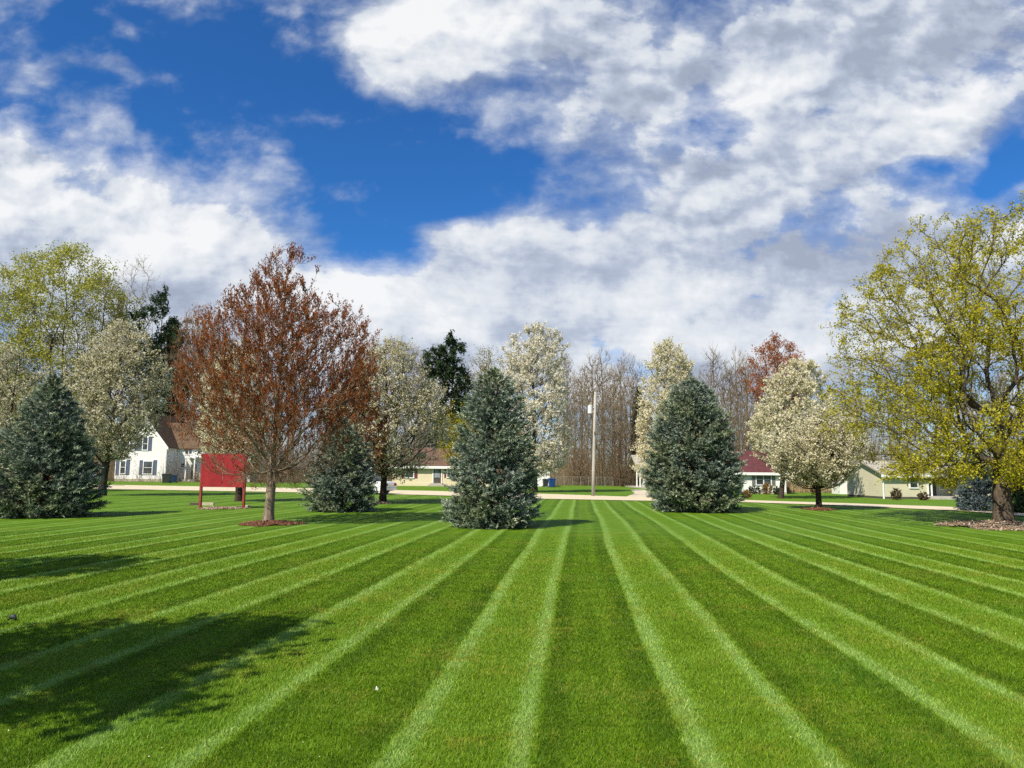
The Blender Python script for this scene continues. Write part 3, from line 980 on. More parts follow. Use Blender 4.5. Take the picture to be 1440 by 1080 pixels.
# --- white flowering pears ----------------------------------------------------
PEARS = [
    # base px, top row, crown rows, seed, label, blossom, tips, offset columns
    ((143, 697), 456, [(650, 20), (628, 44), (600, 60), (560, 68), (520, 58), (490, 44), (468, 24), (456, 5)], 41, 'white flowering pear standing left of the white gabled house', 'blossom_dim', 620, 16),
    ((538, 707), 476, [(672, 30), (650, 66), (615, 88), (575, 86), (540, 66), (510, 42), (490, 28), (476, 6)], 42, 'white flowering pear beside the white car, right of the red maple', 'blossom_dim', 700, 8),
    ((336, 705), 480, [(672, 24), (640, 46), (600, 52), (560, 48), (520, 36), (480, 5)], 43, 'white flowering pear seen through the red maple behind the red board', 'blossom_cream', 480, -14),
    ((752, 692), 457, [(672, 14), (655, 38), (620, 50), (570, 50), (520, 48), (490, 44), (468, 26), (457, 6)], 44, 'tall white flowering pear rising behind the middle spruce', 'blossom', 760, 0),
    ((944, 701), 482, [(684, 18), (668, 50), (635, 58), (590, 54), (550, 42), (510, 30), (490, 18), (482, 5)], 45, 'narrow white flowering pear rising behind the egg shaped spruce', 'blossom_cream', 760, 0),
    ((1152, 716), 562, [(688, 18), (672, 46), (645, 62), (615, 62), (590, 48), (570, 26), (556, 5)], 46, 'round white flowering pear in a mulch ring right of the red roofed house', 'blossom_cream', 560, -6),
    ((1098, 701), 505, [(656, 24), (640, 44), (610, 58), (570, 55), (540, 44), (518, 26), (505, 5)], 47, 'tall white flowering pear with a thick trunk before the red roofed house', 'blossom_cream', 600, 36),
    ((4, 692), 474, [(680, 30), (640, 48), (580, 48), (520, 36), (474, 5)], 48, 'white flowering pear at the left edge behind the dark spruce', 'blossom_dim', 420, 0),
]
for (bp, top, rows, seed, lab, lm, nt, oc) in PEARS:
    b = gp(*bp); H = htop(b, top); s = mpp(b)
    prof = px_prof(b, H, rows)
    tree('pear_tree', b, H, prof, seed, ntips=int(nt * 1.7), R=min(0.3, 0.021 * H + 0.05), first=0.14, lead=True, off=(oc * s, 0), barkm=M['bark_dark'], leafm=M[lm],
         leaves=dict(per=8, size=0.085 * s / 0.045, asp=1.1, tmin=0.35, scatter=0.06, rndmix=0.35), twig=(0.018, 2, 0.5, 0.007), up=0.4, asc=0.5, bf=0.35, kang=0.8, seg=0.42, gap=0.30, gapf=0.9, shell=0.5, rtip=0.009, droop=0.0,
         label=lab, cat='pear tree', group='white flowering pear trees', bulge=0.10)
print('pears', time.time() - T0)

# --- trees beyond the road -------------------------------------------------
def far_tree(px, Y, top, rows, seed, **kw):
    b = at(px, Y); H = htop(b, top)
    nm = kw.pop('name', 'broadleaf_tree'); oc = kw.pop('oc', 0)
    return tree(nm, b, H, px_prof(b, H, rows), seed, off=(oc * mpp(b), 0), **kw)


far_tree(72, 118, 347, [(610, 40), (560, 80), (500, 100), (440, 104), (400, 92), (370, 66), (347, 20)], 51, ntips=800, R=0.45, first=0.15, lead=False, fork=0.28, barkm=M['bark_dark'], leafm=M['lime_leaf'],
         leaves=dict(per=11, size=0.24, tmin=0.1, scatter=0.4), twig=(0.03, 2, 1.1, 0.010), up=0.35, asc=0.4, seg=0.8, gap=0.35, gapf=0.35, rtip=0.014, label='tall lime green tree with forked dark limbs at the far left', cat='tree')
far_tree(-50, 118, 356, [(610, 40), (540, 80), (460, 90), (400, 76), (356, 16)], 52, ntips=500, R=0.45, first=0.15, lead=False, fork=0.3, barkm=M['bark_dark'], leafm=M['lime_leaf'],
         leaves=dict(per=11, size=0.24, tmin=0.1, scatter=0.4), twig=(0.03, 2, 1.1, 0.010), up=0.35, asc=0.4, seg=0.8, gap=0.35, gapf=0.35, rtip=0.014, label='lime green tree cut by the left edge of the view', cat='tree')
far_tree(128, 116, 388, [(640, 30), (580, 42), (520, 46), (460, 44), (420, 34), (388, 6)], 53, ntips=520, R=0.3, first=0.15, lead=True, barkm=M['bark_brown'], leafm=M['olive_leaf'],
         leaves=dict(per=4, size=0.17, tmin=0.2, scatter=0.3), twig=(0.03, 2, 0.9, 0.010), up=0.4, asc=0.5, seg=0.8, gap=0.5, rtip=0.014, label='olive green tree behind the left flowering pear', cat='tree')
far_tree(176, 121, 358, [(600, 20), (520, 36), (460, 44), (420, 46), (390, 38), (370, 24), (358, 8)], 54, ntips=560, R=0.32, first=0.25, lead=False, fork=0.35, barkm=M['bark_pale'], leafm=M['pale_bud'], name='bare_tree',
         leaves=dict(per=1, size=0.10, tmin=0.5, scatter=0.2), twig=(0.03, 2, 1.0, 0.011), up=0.5, asc=0.5, seg=0.8, gap=0.6, rtip=0.014, label='pale twiggy tree rising above the left flowering pear', cat='tree')


def pine(px, Y, top, rows, seed, label):
    b = at(px, Y); H = htop(b, top); rg = np.random.default_rng(seed)
    return tree('pine_tree', b, H, px_prof(b, H, rows), seed, ntips=260, R=0.3, first=0.2, lead=True, barkm=M['bark_dark'], leafm=M['pine_needle'],
                leaves=dict(per=11, size=0.18, asp=3.0, along=0.25, tmin=0.1, scatter=0.18), twig=(0.05, 2, 0.85, 0.014), up=0.35, asc=0.3, bf=0.5, kang=0.3, seg=0.7, gap=0.16, gapf=0.62, shell=0.45, rtip=0.02, bulge=0.28, label=label, cat='pine')


pine(214, 119, 410, [(650, 24), (610, 40), (560, 48), (500, 48), (460, 40), (430, 26), (406, 8)], 61, 'dark ragged pine behind the white gabled house')
pine(232, 123, 440, [(650, 20), (600, 26), (540, 30), (480, 22), (440, 4)], 62, 'slender dark pine beside the ragged pine, right of it')
pine(631, 108, 473, [(640, 14), (600, 22), (560, 32), (525, 38), (500, 30), (482, 18), (473, 4)], 63, 'dark ragged pine above the beige house with red shutters')
far_tree(684, 112, 488, [(660, 20), (600, 34), (550, 40), (515, 34), (488, 8)], 55, ntips=420, R=0.26, first=0.15, lead=True, barkm=M['bark_brown'], leafm=M['olive_leaf'],
         leaves=dict(per=3, size=0.16, tmin=0.2, scatter=0.3), twig=(0.03, 2, 0.9, 0.011), up=0.6, asc=0.6, seg=0.8, gap=0.6, rtip=0.014, label='olive green upright tree behind the top of the middle spruce', cat='tree')
far_tree(650, 82, 566, [(662, 12), (645, 26), (620, 32), (596, 28), (578, 18), (566, 4)], 56, ntips=420, R=0.16, first=0.12, lead=False, fork=0.2, barkm=M['bark_brown'], leafm=M['yellow_leaf'],
         leaves=dict(per=4, size=0.11, tmin=0.2, scatter=0.15), twig=(0.022, 2, 0.6, 0.008), up=0.3, asc=0.3, seg=0.5, gap=0.5, rtip=0.010, oc=-12, label='small golden leaved tree in front of the beige house roof', cat='tree')
far_tree(1098, 96, 475, [(640, 16), (590, 34), (550, 42), (520, 44), (500, 36), (486, 20), (475, 5)], 57, ntips=760, R=0.26, first=0.2, lead=True, barkm=M['bark_bare'], leafm=M['rosy_bud'],
         leaves=dict(per=4, size=0.12, asp=2.0, along=0.5, tmin=0.2, scatter=0.15), twig=(0.028, 2, 0.8, 0.010), up=0.5, asc=0.5, seg=0.7, gap=0.45, rtip=0.013, label='rosy budding tree rising behind the red roofed house', cat='tree', name='maple_tree')
far_tree(266, 108, 428, [(640, 16), (590, 34), (540, 40), (490, 36), (455, 24), (428, 6)], 58, ntips=420, R=0.26, first=0.2, lead=True, barkm=M['bark_bare'], leafm=M['rosy_bud'],
         leaves=dict(per=2, size=0.11, asp=2.0, along=0.5, tmin=0.2, scatter=0.15), twig=(0.028, 2, 0.8, 0.010), up=0.5, asc=0.5, seg=0.7, gap=0.45, rtip=0.013, label='reddish twiggy tree behind the brown roof, left of the red maple', cat='tree', name='maple_tree')
far_tree(1206, 104, 500, [(650, 16), (600, 30), (550, 34), (520, 26), (500, 5)], 59, ntips=360, R=0.24, first=0.2, lead=True, barkm=M['bark_pale'], leafm=M['pale_bud'],
         leaves=dict(per=2, size=0.11, tmin=0.2, scatter=0.2), twig=(0.028, 2, 0.8, 0.010), up=0.5, asc=0.5, seg=0.7, gap=0.45, rtip=0.013, label='pale budding tree between the flowering pears and the yellow green maple', cat='tree')
b = at(899, 112); H = htop(b, 543)
spruce(b, H, px_prof(b, H, [(690, 14), (640, 14), (600, 11), (575, 9), (555, 4.5), (543, 1)]), 64, 'slender dark spruce spire at the edge of the far wood', needle='green_needle', nl=0.26, dens=0.55, step=0.42, group=None, bare=1.0)

# bare wood beyond the houses: five kinds, copied
bare = []
for k, (H, w, nt, fk, ld) in enumerate([(20, 3.6, 420, 0.35, False), (21, 3.0, 400, 0.5, True), (18, 4.2, 420, 0.3, False), (15, 2.6, 360, 0.5, True), (22, 4.4, 460, 0.35, False)]):
    prof = [(0.25, w * 0.4), (0.45, w * 0.8), (0.65, w), (0.82, w * 0.8), (0.94, w * 0.45), (1.0, w * 0.12)]
    r_ = tree('bare_tree', Vector((0, 0, 0)), H, prof, 70 + k, ntips=nt, R=0.2, first=0.2, lead=ld, fork=fk, barkm=M['bark_wood'], twigm=M[('bark_bare', 'bark_ash', 'bark_olive', 'bark_olive', 'bark_ash')[k]], twig=(0.03, 1, 1.15, 0.015), up=0.6, asc=0.55, seg=0.8, gap=0.7, rtip=0.016, amp=0.06, bf=0.4)
    bare.append((r_, H))
rg = np.random.default_rng(5)
spots = []
def wood_row(x0, x1, n, ya, yb, ta, tb, kinds=(0, 1, 2, 3, 4)):
    for i in range(n):
        px = x0 + (x1 - x0) * (i + rg.uniform(0.1, 0.9)) / n
        spots.append((px, rg.uniform(ya, yb), rg.uniform(ta, tb), rg.choice(kinds)))
wood_row(786, 896, 11, 108, 135, 486, 520)
wood_row(790, 892, 7, 100, 118, 520, 575, (3, 1))
wood_row(990, 1066, 7, 105, 130, 482, 520)
wood_row(985, 1080, 8, 102, 116, 560, 600, (3, 2))
wood_row(560, 625, 5, 118, 135, 472, 505)
wood_row(640, 720, 4, 122, 135, 495, 530)
wood_row(236, 300, 5, 116, 130, 425, 470)
wood_row(300, 540, 9, 112, 135, 470, 540)
wood_row(1110, 1240, 9, 108, 132, 510, 560)
wood_row(1240, 1470, 13, 105, 130, 470, 560)
wood_row(-60, 170, 8, 112, 130, 430, 520)
used = [False] * 5
for px, Y, top, k in spots:
    src, H0 = bare[k]
    o = src if not used[k] else copy_tree(src)
    used[k] = True
    b = at(px, Y); H = htop(b, top)
    o.location = b
    sc = H / H0
    o.scale = (sc * rg.uniform(0.75, 1.1), sc * rg.uniform(0.75, 1.1), sc)
    o.rotation_euler = (0, 0, rg.uniform(0, 6.28))
    tag(o, 'bare brown leafless tree of the wood behind the houses', 'tree', 'bare trees of the far wood')
print('wood', len(spots), time.time() - T0)


def underbrush():
    rg = np.random.default_rng(9)
    N = 13000
    px = rg.uniform(-80, 1520, N)
    # thicker in the dark gap beyond the pole
    Y = rg.uniform(101, 122, N)
    x = (px - 720) / 1040 * Y
    hgt = rg.uniform(0.8, 4.6, N) * (0.5 + 0.6 * np.abs(np.sin(px * 0.031) + 0.6 * np.sin(px * 0.083)))
    gapm = np.exp(-((px - 850) / 55) ** 2)
    hgt *= 1 + 0.8 * gapm
    field = (px > 1085) & (px < 1195)
    keep = ~field | (Y > 116)
    x, Y, hgt = x[keep], Y[keep], hgt[keep]
    n = len(x)
    p = np.stack([x, Y, zg(x, Y) - 0.05], -1)
    d = unit(np.stack([rg.normal(0, 0.32, n), rg.normal(0, 0.32, n), np.ones(n)], -1))
    V1, F1 = twig_arrays(p, d, hgt, 0.022)
    i = np.repeat(np.arange(n), 4)
    q = p[i] + d[i] * (hgt[i] * rg.uniform(0.2, 0.95, len(i)))[:, None]
    d2 = unit(d[i] * 0.5 + rg.normal(0, 0.55, (len(i), 3)))
    V2, F2 = twig_arrays(q, d2, rg.uniform(0.4, 1.3, len(i)), 0.012)
    o = link('underbrush', mesh('underbrush', np.concatenate([V1, V2]), [F1, F2 + len(V1)]), pbr('underbrush_twig', (0.20, 0.15, 0.09), (0.13, 0.105, 0.055), scale=0.12, rough=0.9))
    tag(o, 'brown leafless underbrush along the foot of the far wood', 'underbrush', kind='stuff')
    # tan dry grass of the field on the right
    N = 22000
    px = rg.uniform(1078, 1215, N); Y = rg.uniform(97, 118, N); x = (px - 720) / 1040 * Y
    p = np.stack([x, Y, zg(x, Y) - 0.02], -1)
    d = unit(np.stack([rg.normal(0.1, 0.25, N), rg.normal(0, 0.25, N), np.ones(N)], -1))
    V, F = twig_arrays(p, d, rg.uniform(0.6, 1.7, N), 0.03)
    o = link('dry_grass', mesh('dry_grass', V, [F], rnd=np.repeat(rg.random(N), 4)), leaf_mat('straw', [(0, (0.26, 0.19, 0.09)), (1, (0.46, 0.36, 0.20))], 0.2))
    tag(o, 'tall tan dry grass in the field between the red roofed house and the shed', 'dry grass', kind='stuff')


underbrush()


def far_wood():
    """the wood goes on behind its first rows as one brown mass"""
    rg = np.random.default_rng(19)
    N = 5200
    px = rg.uniform(-140, 1580, N); Y = rg.uniform(136, 165, N); x = (px - 720) / 1040 * Y
    top = 11.5 + 3.5 * np.sin(px * 0.012 + 1) + 2.0 * np.sin(px * 0.041) + 1.2 * np.sin(px * .11)
    hgt = top * rg.uniform(0.35, 1.0, N)
    p = np.stack([x, Y, zg(x, Y) - .1], -1)
    d = unit(np.stack([rg.normal(0, .07, N), rg.normal(0, .07, N), np.ones(N)], -1))
    V1, F1 = twig_arrays(p, d, hgt, .07)
    i = np.repeat(np.arange(N), 16)
    q = p[i] + d[i] * (hgt[i] * rg.uniform(.12, 1.0, len(i)))[:, None]
    d2 = unit(d[i] * .7 + rg.normal(0, .5, (len(i), 3)))
    V2, F2 = twig_arrays(q, d2, rg.uniform(.8, 2.6, len(i)), .028)
    o = link('far_wood', mesh('far_wood', np.concatenate([V1, V2]), [F1, F2 + len(V1)]), pbr('far_wood_twig', (0.20, 0.155, 0.105), (0.15, 0.125, 0.07), scale=.08, rough=.9))
    tag(o, 'far brown wood closing the view behind the first rows of bare trees', 'wood', kind='stuff')


far_wood()


# dark conifers and shrubs in the gap of the wood
def shrub(base, w, h, seed, leafm, label, barkm='bark_brown', nt=70, leaf=0.07, per=5, cat='shrub', group=None):
    prof = [(0.05, w * 0.36), (0.3, w * 0.5), (0.6, w * 0.5), (0.85, w * 0.36), (1.0, w * 0.14)]
    rg_ = np.random.default_rng(seed)
    tips = sample_crown(rg_, nt, h, prof, (0, 0), 0.4, seed, 0.8, 1.0, 0.08)
    T = grow(rg_, [(0, 0, 0), (0, 0, h * .06), (0, 0, h * .12)], tips, 0.0, h / 6, 0.2, 0.5, 0.3, 0.006, 0.05, 0.05, 0.2, 0.1)
    wood = wood_mesh('shrub_stems', T, 4)
    p, d, ln = make_twigs(rg_, T, 0.02, 3, h * 0.16, 0.2)
    lv, lf, lr = leaf_arrays(rg_, p, d, ln, per=per, size=leaf, scatter=0.03, tmin=0.1)
    root = empty('shrub', base); tag(root, label, cat, group)
    link('stems', wood, M[barkm], root)
    link('foliage', mesh('shrub_foliage', lv, [lf], rnd=lr), leafm, root)
    return root


M['box_leaf'] = leaf_mat('box_leaf', [(0, (0.012, 0.022, 0.008)), (1, (0.05, 0.07, 0.025))], 0.15)
M['brown_leaf'] = leaf_mat('brown_leaf', [(0, (0.14, 0.075, 0.02)), (1, (0.33, 0.20, 0.055))], 0.25)
M['mixed_leaf'] = leaf_mat('mixed_leaf', [(0, (0.05, 0.055, 0.025)), (0.5, (0.12, 0.075, 0.045)), (1, (0.19, 0.15, 0.07))], 0.25)

# ------------------------------------------------------------------ off to the left: two trees whose shade lies on the lawn
for (x, y, H, w, seed, lab) in [(-6.75, 4.05, 6.3, 1.55, 91, 'leafy tree left of the view whose shade lies across the near lawn'), (-12.0, 9.9, 6.6, 1.8, 92, 'smaller leafy tree left of the view, its shade short of the dark spruce')]:
    tree('broadleaf_tree', Vector((x, y, 0)), H, [(0.38, w * .5), (0.5, w * .95), (0.68, w), (0.85, w * .7), (1, w * .15)], seed, ntips=420, R=0.15, first=0.15, barkm=M['bark_grey'], leafm=M['lime_leaf'],
         leaves=dict(per=3, size=0.15, scatter=0.12), twig=(0.022, 2, 0.45, 0.006), gap=0.18, gapf=0.9, bulge=0.2, label=lab, cat='tree')

# ------------------------------------------------------------------ buildings
M['white_siding'] = pbr('white_siding', (0.78, 0.78, 0.75), (0.70, 0.70, 0.68), scale=0.6, rough=0.6, lines=(2, 0.14, 0.12, 0.5))
M['beige_siding'] = pbr('beige_siding', (0.66, 0.58, 0.40), (0.60, 0.52, 0.36), scale=0.6, rough=0.7, lines=(2, 0.16, 0.1, 0.5))
M['sage_siding'] = pbr('sage_siding', (0.58, 0.54, 0.39), (0.52, 0.485, 0.35), scale=0.6, rough=0.7, lines=(2, 0.16, 0.1, 0.5))
M['white_trim'] = pbr('white_trim', (0.80, 0.80, 0.78), (0.72, 0.72, 0.70), rough=0.5)
M['brown_roof'] = pbr('brown_shingle', (0.145, 0.095, 0.06), (0.085, 0.055, 0.036), scale=2.5, rough=0.95, lines=(2, 0.2, 0.25, 0.35))
M['rust_roof'] = pbr('rust_shingle', (0.155, 0.088, 0.066), (0.11, 0.064, 0.048), scale=2.0, rough=0.95, lines=(2, 0.2, 0.25, 0.35))
M['maroon_roof'] = pbr('maroon_shingle', (0.115, 0.036, 0.040), (0.075, 0.024, 0.028), scale=2.0, rough=0.95, lines=(2, 0.2, 0.25, 0.35))
M['grey_roof'] = pbr('grey_shingle', (0.40, 0.37, 0.31), (0.31, 0.285, 0.24), scale=2.0, rough=0.95, lines=(2, 0.2, 0.25, 0.35))
M['blue_shutter'] = pbr('blue_shutter', (0.10, 0.115, 0.19), (0.075, 0.09, 0.15), rough=0.6)
M['red_shutter'] = pbr('red_shutter', (0.20, 0.035, 0.04), (0.15, 0.025, 0.03), rough=0.6)
M['grey_shutter'] = pbr('grey_shutter', (0.17, 0.18, 0.16), (0.13, 0.14, 0.12), rough=0.6)
M['glass'] = glass_mat('window_glass')
M['glass_lt'] = glass_mat('curtained_glass', (0.10, 0.11, 0.12))
M['block'] = pbr('foundation_block', (0.42, 0.38, 0.27), (0.34, 0.31, 0.22), rough=0.9)
M['block_dark'] = pbr('foundation_dark', (0.09, 0.085, 0.075), (0.06, 0.055, 0.05), rough=0.9)
M['step'] = pbr('concrete_step', (0.42, 0.39, 0.34), (0.34, 0.32, 0.28), rough=0.9)
M['door_dark'] = pbr('dark_door', (0.09, 0.075, 0.06), (0.06, 0.05, 0.04), rough=0.5)
M['door_red'] = pbr('red_door', (0.33, 0.08, 0.05), (0.26, 0.06, 0.04), rough=0.6)


def window(parent, xc, zc, w, h, y=0.0, sash=True, cols=1, glass='glass', trim='white_trim', t=0.10):
    """frame standing proud of the wall at local y (front faces -y) with the pane as its child"""
    m = MB()
    x0, x1, z0, z1 = xc - w / 2, xc + w / 2, zc - h / 2, zc + h / 2
    m.box(x0 - t, x0, y - 0.07, y, z0, z1); m.box(x1, x1 + t, y - 0.07, y, z0, z1)
    m.box(x0 - t, x1 + t, y - 0.07, y, z1, z1 + t)
    m.box(x0 - t - .03, x1 + t + .03, y - 0.10, y, z0 - t, z0)
    if sash: m.box(x0, x1, y - 0.05, y, zc - 0.03, zc + 0.03)
    for c in range(1, cols):
        xx = x0 + w * c / cols
        m.box(xx - 0.05, xx + 0.05, y - 0.06, y, z0, z1)
    f = m.build('window', M[trim], parent)
    g = MB(); g.box(x0, x1, y - 0.02, y + 0.0, z0, z1)
    g.build('pane', M[glass], f)
    return f


def shutter(parent, xc, zc, w, h, mat, y=0.0):
    m = MB()
    m.box(xc - w / 2, xc - w / 2 + .06, y - .05, y, zc - h / 2, zc + h / 2)
    m.box(xc + w / 2 - .06, xc + w / 2, y - .05, y, zc - h / 2, zc + h / 2)
    for k in range(10):
        z = zc - h / 2 + h * (k + .12) / 10
        m.box(xc - w / 2 + .06, xc + w / 2 - .06, y - .04, y, z, z + h / 10 * .76)
    return m.build('shutter', mat, parent)


def gable_wall(w, he, hp, y0, y1, x0=0):
    """pentagon wall volume across x, ridge along y"""
    m = MB()
    m.prism([(x0, 0), (x0 + w, 0), (x0 + w, he), (x0 + w / 2, hp), (x0, he)], y0, y1, 'y')
    return m


def slab_roof(x0, x1, he, hp, y0, y1, over=0.3, t=0.14, axis='y', lift=0.012):
    """two pitched slabs; ridge along the axis"""
    m = MB()
    c = (x0 + x1) / 2; hw = (x1 - x0) / 2
    sl = (hp - he) / hw
    for sgn in (-1, 1):
        e = c + sgn * (hw + over); ze = he - sl * over
        prof = [(c, hp + lift), (e, ze + lift), (e, ze + t + lift), (c, hp + t * 1.15 + lift)]
        if sgn > 0: prof = prof[::-1]
        m.prism(prof, y0 - over, y1 + over, axis)
    return m


def col_to_m(base, px, py):
    """(local x, height) of a photograph point on the facade plane through base"""
    d = ray(px, py)
    t = (base.y - CL.y) / d.y
    p = CL + d * t
    return p.x - base.x, p.z - base.z


# ---- white house with a front gable
B = gp(196, 677)
def W(px, py, B=None): return col_to_m(B, px, py)
house = empty('house', B)
tag(house, 'two storey white house with blue grey shutters and a steep brown roof', 'house')
xl, _ = W(155, 650, B); xr, he = W(235, 626, B); _, hp = W(196, 581, B)
xl = -xr
gable_wall(xr - xl, he, hp, 0, 9.0, xl).build('wall', M['white_siding'], house)
rf = slab_roof(xl, xr, he, hp, 0, 9.0, 0.35).build('roof', M['brown_roof'], house)
m = MB()
for sgn in (-1, 1):
    sl = (hp - he) / xr
    e = sgn * (xr + .37); ze = he - sl * .37
    pr = [(0, hp - .24), (e, ze - .24), (e, ze + .13), (0, hp + .15)]
    m.prism(pr if sgn < 0 else pr[::-1], -.42, -.355, 'y')
m.build('rake_board', M['white_trim'], rf)
MB().box(xl - .02, xr + .02, -.03, 9.02, -0.3, 0.35).build('foundation', M['block'], house)
for px, py, w, h, cols in [(173, 657, .62, 1.65, 1), (208, 657.5, 1.15, 1.65, 1), (204.5, 624, .62, 1.65, 1), (186, 624, .62, 1.65, 1)]:
    x, z = W(px, py, B); window(house, x, z, w, h)
for px, py, h in [(165.2, 657, 2.1), (180, 657, 2.1), (198.3, 657.5, 2.05), (218, 657.5, 2.1), (211.3, 624, 1.95), (197.8, 624, 1.95), (179.3, 624, 1.95), (192.6, 624, 1.95)]:
    x, z = W(px, py, B); shutter(house, x, z, .44, h, M['blue_shutter'])
# wing to the right, set back
y0 = 3.2; wx1 = xr + 10.5; wd = 5.5
MB().box(xr + .004, wx1, y0, y0 + wd, 0, he - .1).build('wall', M['white_siding'], house)
MB().prism([(y0, he - .1), (y0 + wd, he - .1), (y0 + wd / 2, hp - 1.2)], wx1 - .14, wx1 - .004, 'x').build('wall', M['white_siding'], house)
slab_roof(y0, y0 + wd, he - .1, hp - 1.15, xr - 3.0, wx1, 0.3, axis='x').build('roof', M['brown_roof'], house)
for px, py, w, h, cols in [(250, 633, .95, .9, 2), (266, 633, .7, .9, 1), (241.5, 654, .45, .5, 1), (283, 634, .8, 1.0, 1), (283, 659, 1.0, 1.4, 1)]:
    x, z = W(px, py, B); window(house, x * 1.03, z, w, h, y=y0, cols=cols)
# small side porch
px0, pz = W(252, 643, B); px1, _ = W(268, 643, B)
por = MB().box(px0, px1, y0 - 1.5, y0 - .004, 3.25, 3.45).build('porch_roof', M['white_trim'], house)
m = MB()
for xx in (px0 + .1, px1 - .25):
    m.box(xx, xx + .16, y0 - 1.45, y0 - 1.29, .3, 3.247)
m.build('porch_post', M['white_trim'], por)
MB().box(px0 + .35, px1 - .45, y0 - .06, y0 - .004, .3, 2.4).build('door', M['door_dark'], house)
MB().box(px0 - .1, px1 + .1, y0 - 1.6, y0 - .004, -.2, .3).build('step', M['step'], house)
MB().box(xr + 4.4, xr + 4.42, y0 - .004, y0, .3, .31)

# ---- beige ranch with red shutters
B = gp(605, 683.5)
ranch = empty('house', B)
tag(ranch, 'low beige house with red shutters and a rusty brown roof behind the flowering pear', 'house')
xl, he = W(552, 653.5, B); xr, _ = W(688, 653.5, B); _, hr = W(620, 631, B); dep = 8.0
MB().box(xl, xr, 0, dep, 0, he).build('wall', M['beige_siding'], ranch)
for xa in (xl + .006, xr - .1):
    MB().prism([(0, he), (dep, he), (dep / 2, hr - .1)], xa, xa + .094, 'x').build('wall', M['beige_siding'], ranch)
rf = slab_roof(0, dep, he, hr, xl, xr, .4, axis='x').build('roof', M['rust_roof'], ranch)
MB().box(xl - .42, xr + .42, -.47, -.405, he - .42, he - .12).build('fascia', M['white_trim'], rf)
MB().box(xl - .02, xr + .02, -.03, dep + .02, -.3, .35).build('foundation', M['beige_siding'], ranch)
x, z = W(576, 663, B); window(ranch, x, z, .92, 1.4)
for px in (567.6, 584.6): x, z = W(px, 663.8, B); shutter(ranch, x, z, .40, 1.5, M['red_shutter'])
x, z = W(634.5, 662.5, B); window(ranch, x, z, .9, 1.4)
x, z = W(627, 663, B); shutter(ranch, x, z, .36, 1.5, M['red_shutter'])
x, z = W(642, 663, B); shutter(ranch, x, z, .36, 1.5, M['red_shutter'])
x, _ = W(615, 667, B)
dr = MB().box(x - .45, x + .45, -.06, -.004, .37, 2.4).build('door', M['door_dark'], ranch)
MB().box(x - .33, x + .33, -.075, -.062, 1.0, 2.25).build('pane', M['glass_lt'], dr)
m = MB(); m.box(x - .57, x - .452, -.07, -.003, .37, 2.5); m.box(x + .452, x + .57, -.07, -.003, .37, 2.5); m.box(x - .57, x + .57, -.07, -.003, 2.402, 2.52); m.build('door_frame', M['white_trim'], ranch)
m = MB(); m.box(x - 1.0, x + .9, -1.1, -.035, 0, .17); m.box(x - .8, x + .7, -.75, -.035, .172, .345); m.build('step', M['step'], ranch)

# ---- white garage right of the middle spruce
B = gp(756, 684.5)
gar = empty('garage', B); tag(gar, 'small cream gabled garage peeping out right of the middle spruce', 'garage')
x0, _ = W(744, 670, B); x1, he = W(773, 660, B); _, hp = W(757, 650, B)
gable_wall(x1 - x0, he, hp, 0, 6.5, x0).build('wall', M['white_siding'], gar)
rf = slab_roof(x0, x1, he, hp, 0, 6.5, .3).build('roof', M['brown_roof'], gar)
MB().box(x0 + .5, x1 - .6, -.05, -.004, .05, he - .3).build('door', M['white_trim'], gar)

# ---- white porch behind the egg shaped spruce
B = gp(912, 687.5)
ph_ = empty('house', B); tag(ph_, 'white house with a slender post porch, mostly hidden by the egg shaped spruce', 'house')
x0, he = W(896, 658, B); x1, _ = W(990, 658, B); _, hp = W(930, 641, B)
MB().box(x0 + 1.9, x1, 1.5, 8, 0, he).build('wall', M['white_siding'], ph_)
rf = slab_roof(0, 8, he, hp, x0, x1, .1, axis='x').build('roof', M['grey_roof'], ph_)
for px in (895.5, 900, 905.5, 917):
    x, _ = W(px, 670, B); MB().box(x - .07, x + .07, -.05, .09, .25, he + .05).build('porch_post', M['white_trim'], ph_)
MB().box(x0 - .3, x1, -.3, 8.0, -.3, .25).build('porch_floor', M['step'], ph_)
x, _ = W(932, 670, B); window(ph_, x, 1.5, 1.0, 1.3, y=1.5)

# ---- white house with maroon roof
B = gp(1070, 694.5)
red = empty('house', B); tag(red, 'white house with a maroon roof and a wide two pane window', 'house')
xl, he = W(1046, 663, B); xr, _ = W(1105, 663, B); _, hr = W(1075, 635, B); dep = 8.5
MB().box(xl, xr, 0, dep, 0, he).build('wall', M['white_siding'], red)
m = MB(); m.prism([(0, he), (dep, he), (dep / 2, hr - .1)], xr - .1, xr - .006, 'x'); m.build('wall', M['white_siding'], red)
rf = slab_roof(0, dep, he, hr, xl - 2.4, xr, .4, axis='x').build('roof', M['maroon_roof'], red)
MB().box(xl - 2.85, xr + .42, -.47, -.405, he - .42, he - .1).build('fascia', M['white_trim'], rf)
MB().box(xl - 2.4, xl - .004, 2.0, dep, 0, he).build('porch_wall', M['grey_shutter'], red)
MB().box(xl - 2.38, xl - 2.22, -.1, .06, 0, he).build('porch_post', M['white_trim'], red)
x, z = W(1073.7, 674, B); window(red, x, z, 1.72, 1.25, cols=2)
for px in (1059.8, 1087.6): x, z = W(px, 674.5, B); shutter(red, x, z, .42, 1.5, M['grey_shutter'])
MB().box(xl - .02, xr + .02, -.03, dep + .02, -.4, .25).build('foundation', M['step'], red)

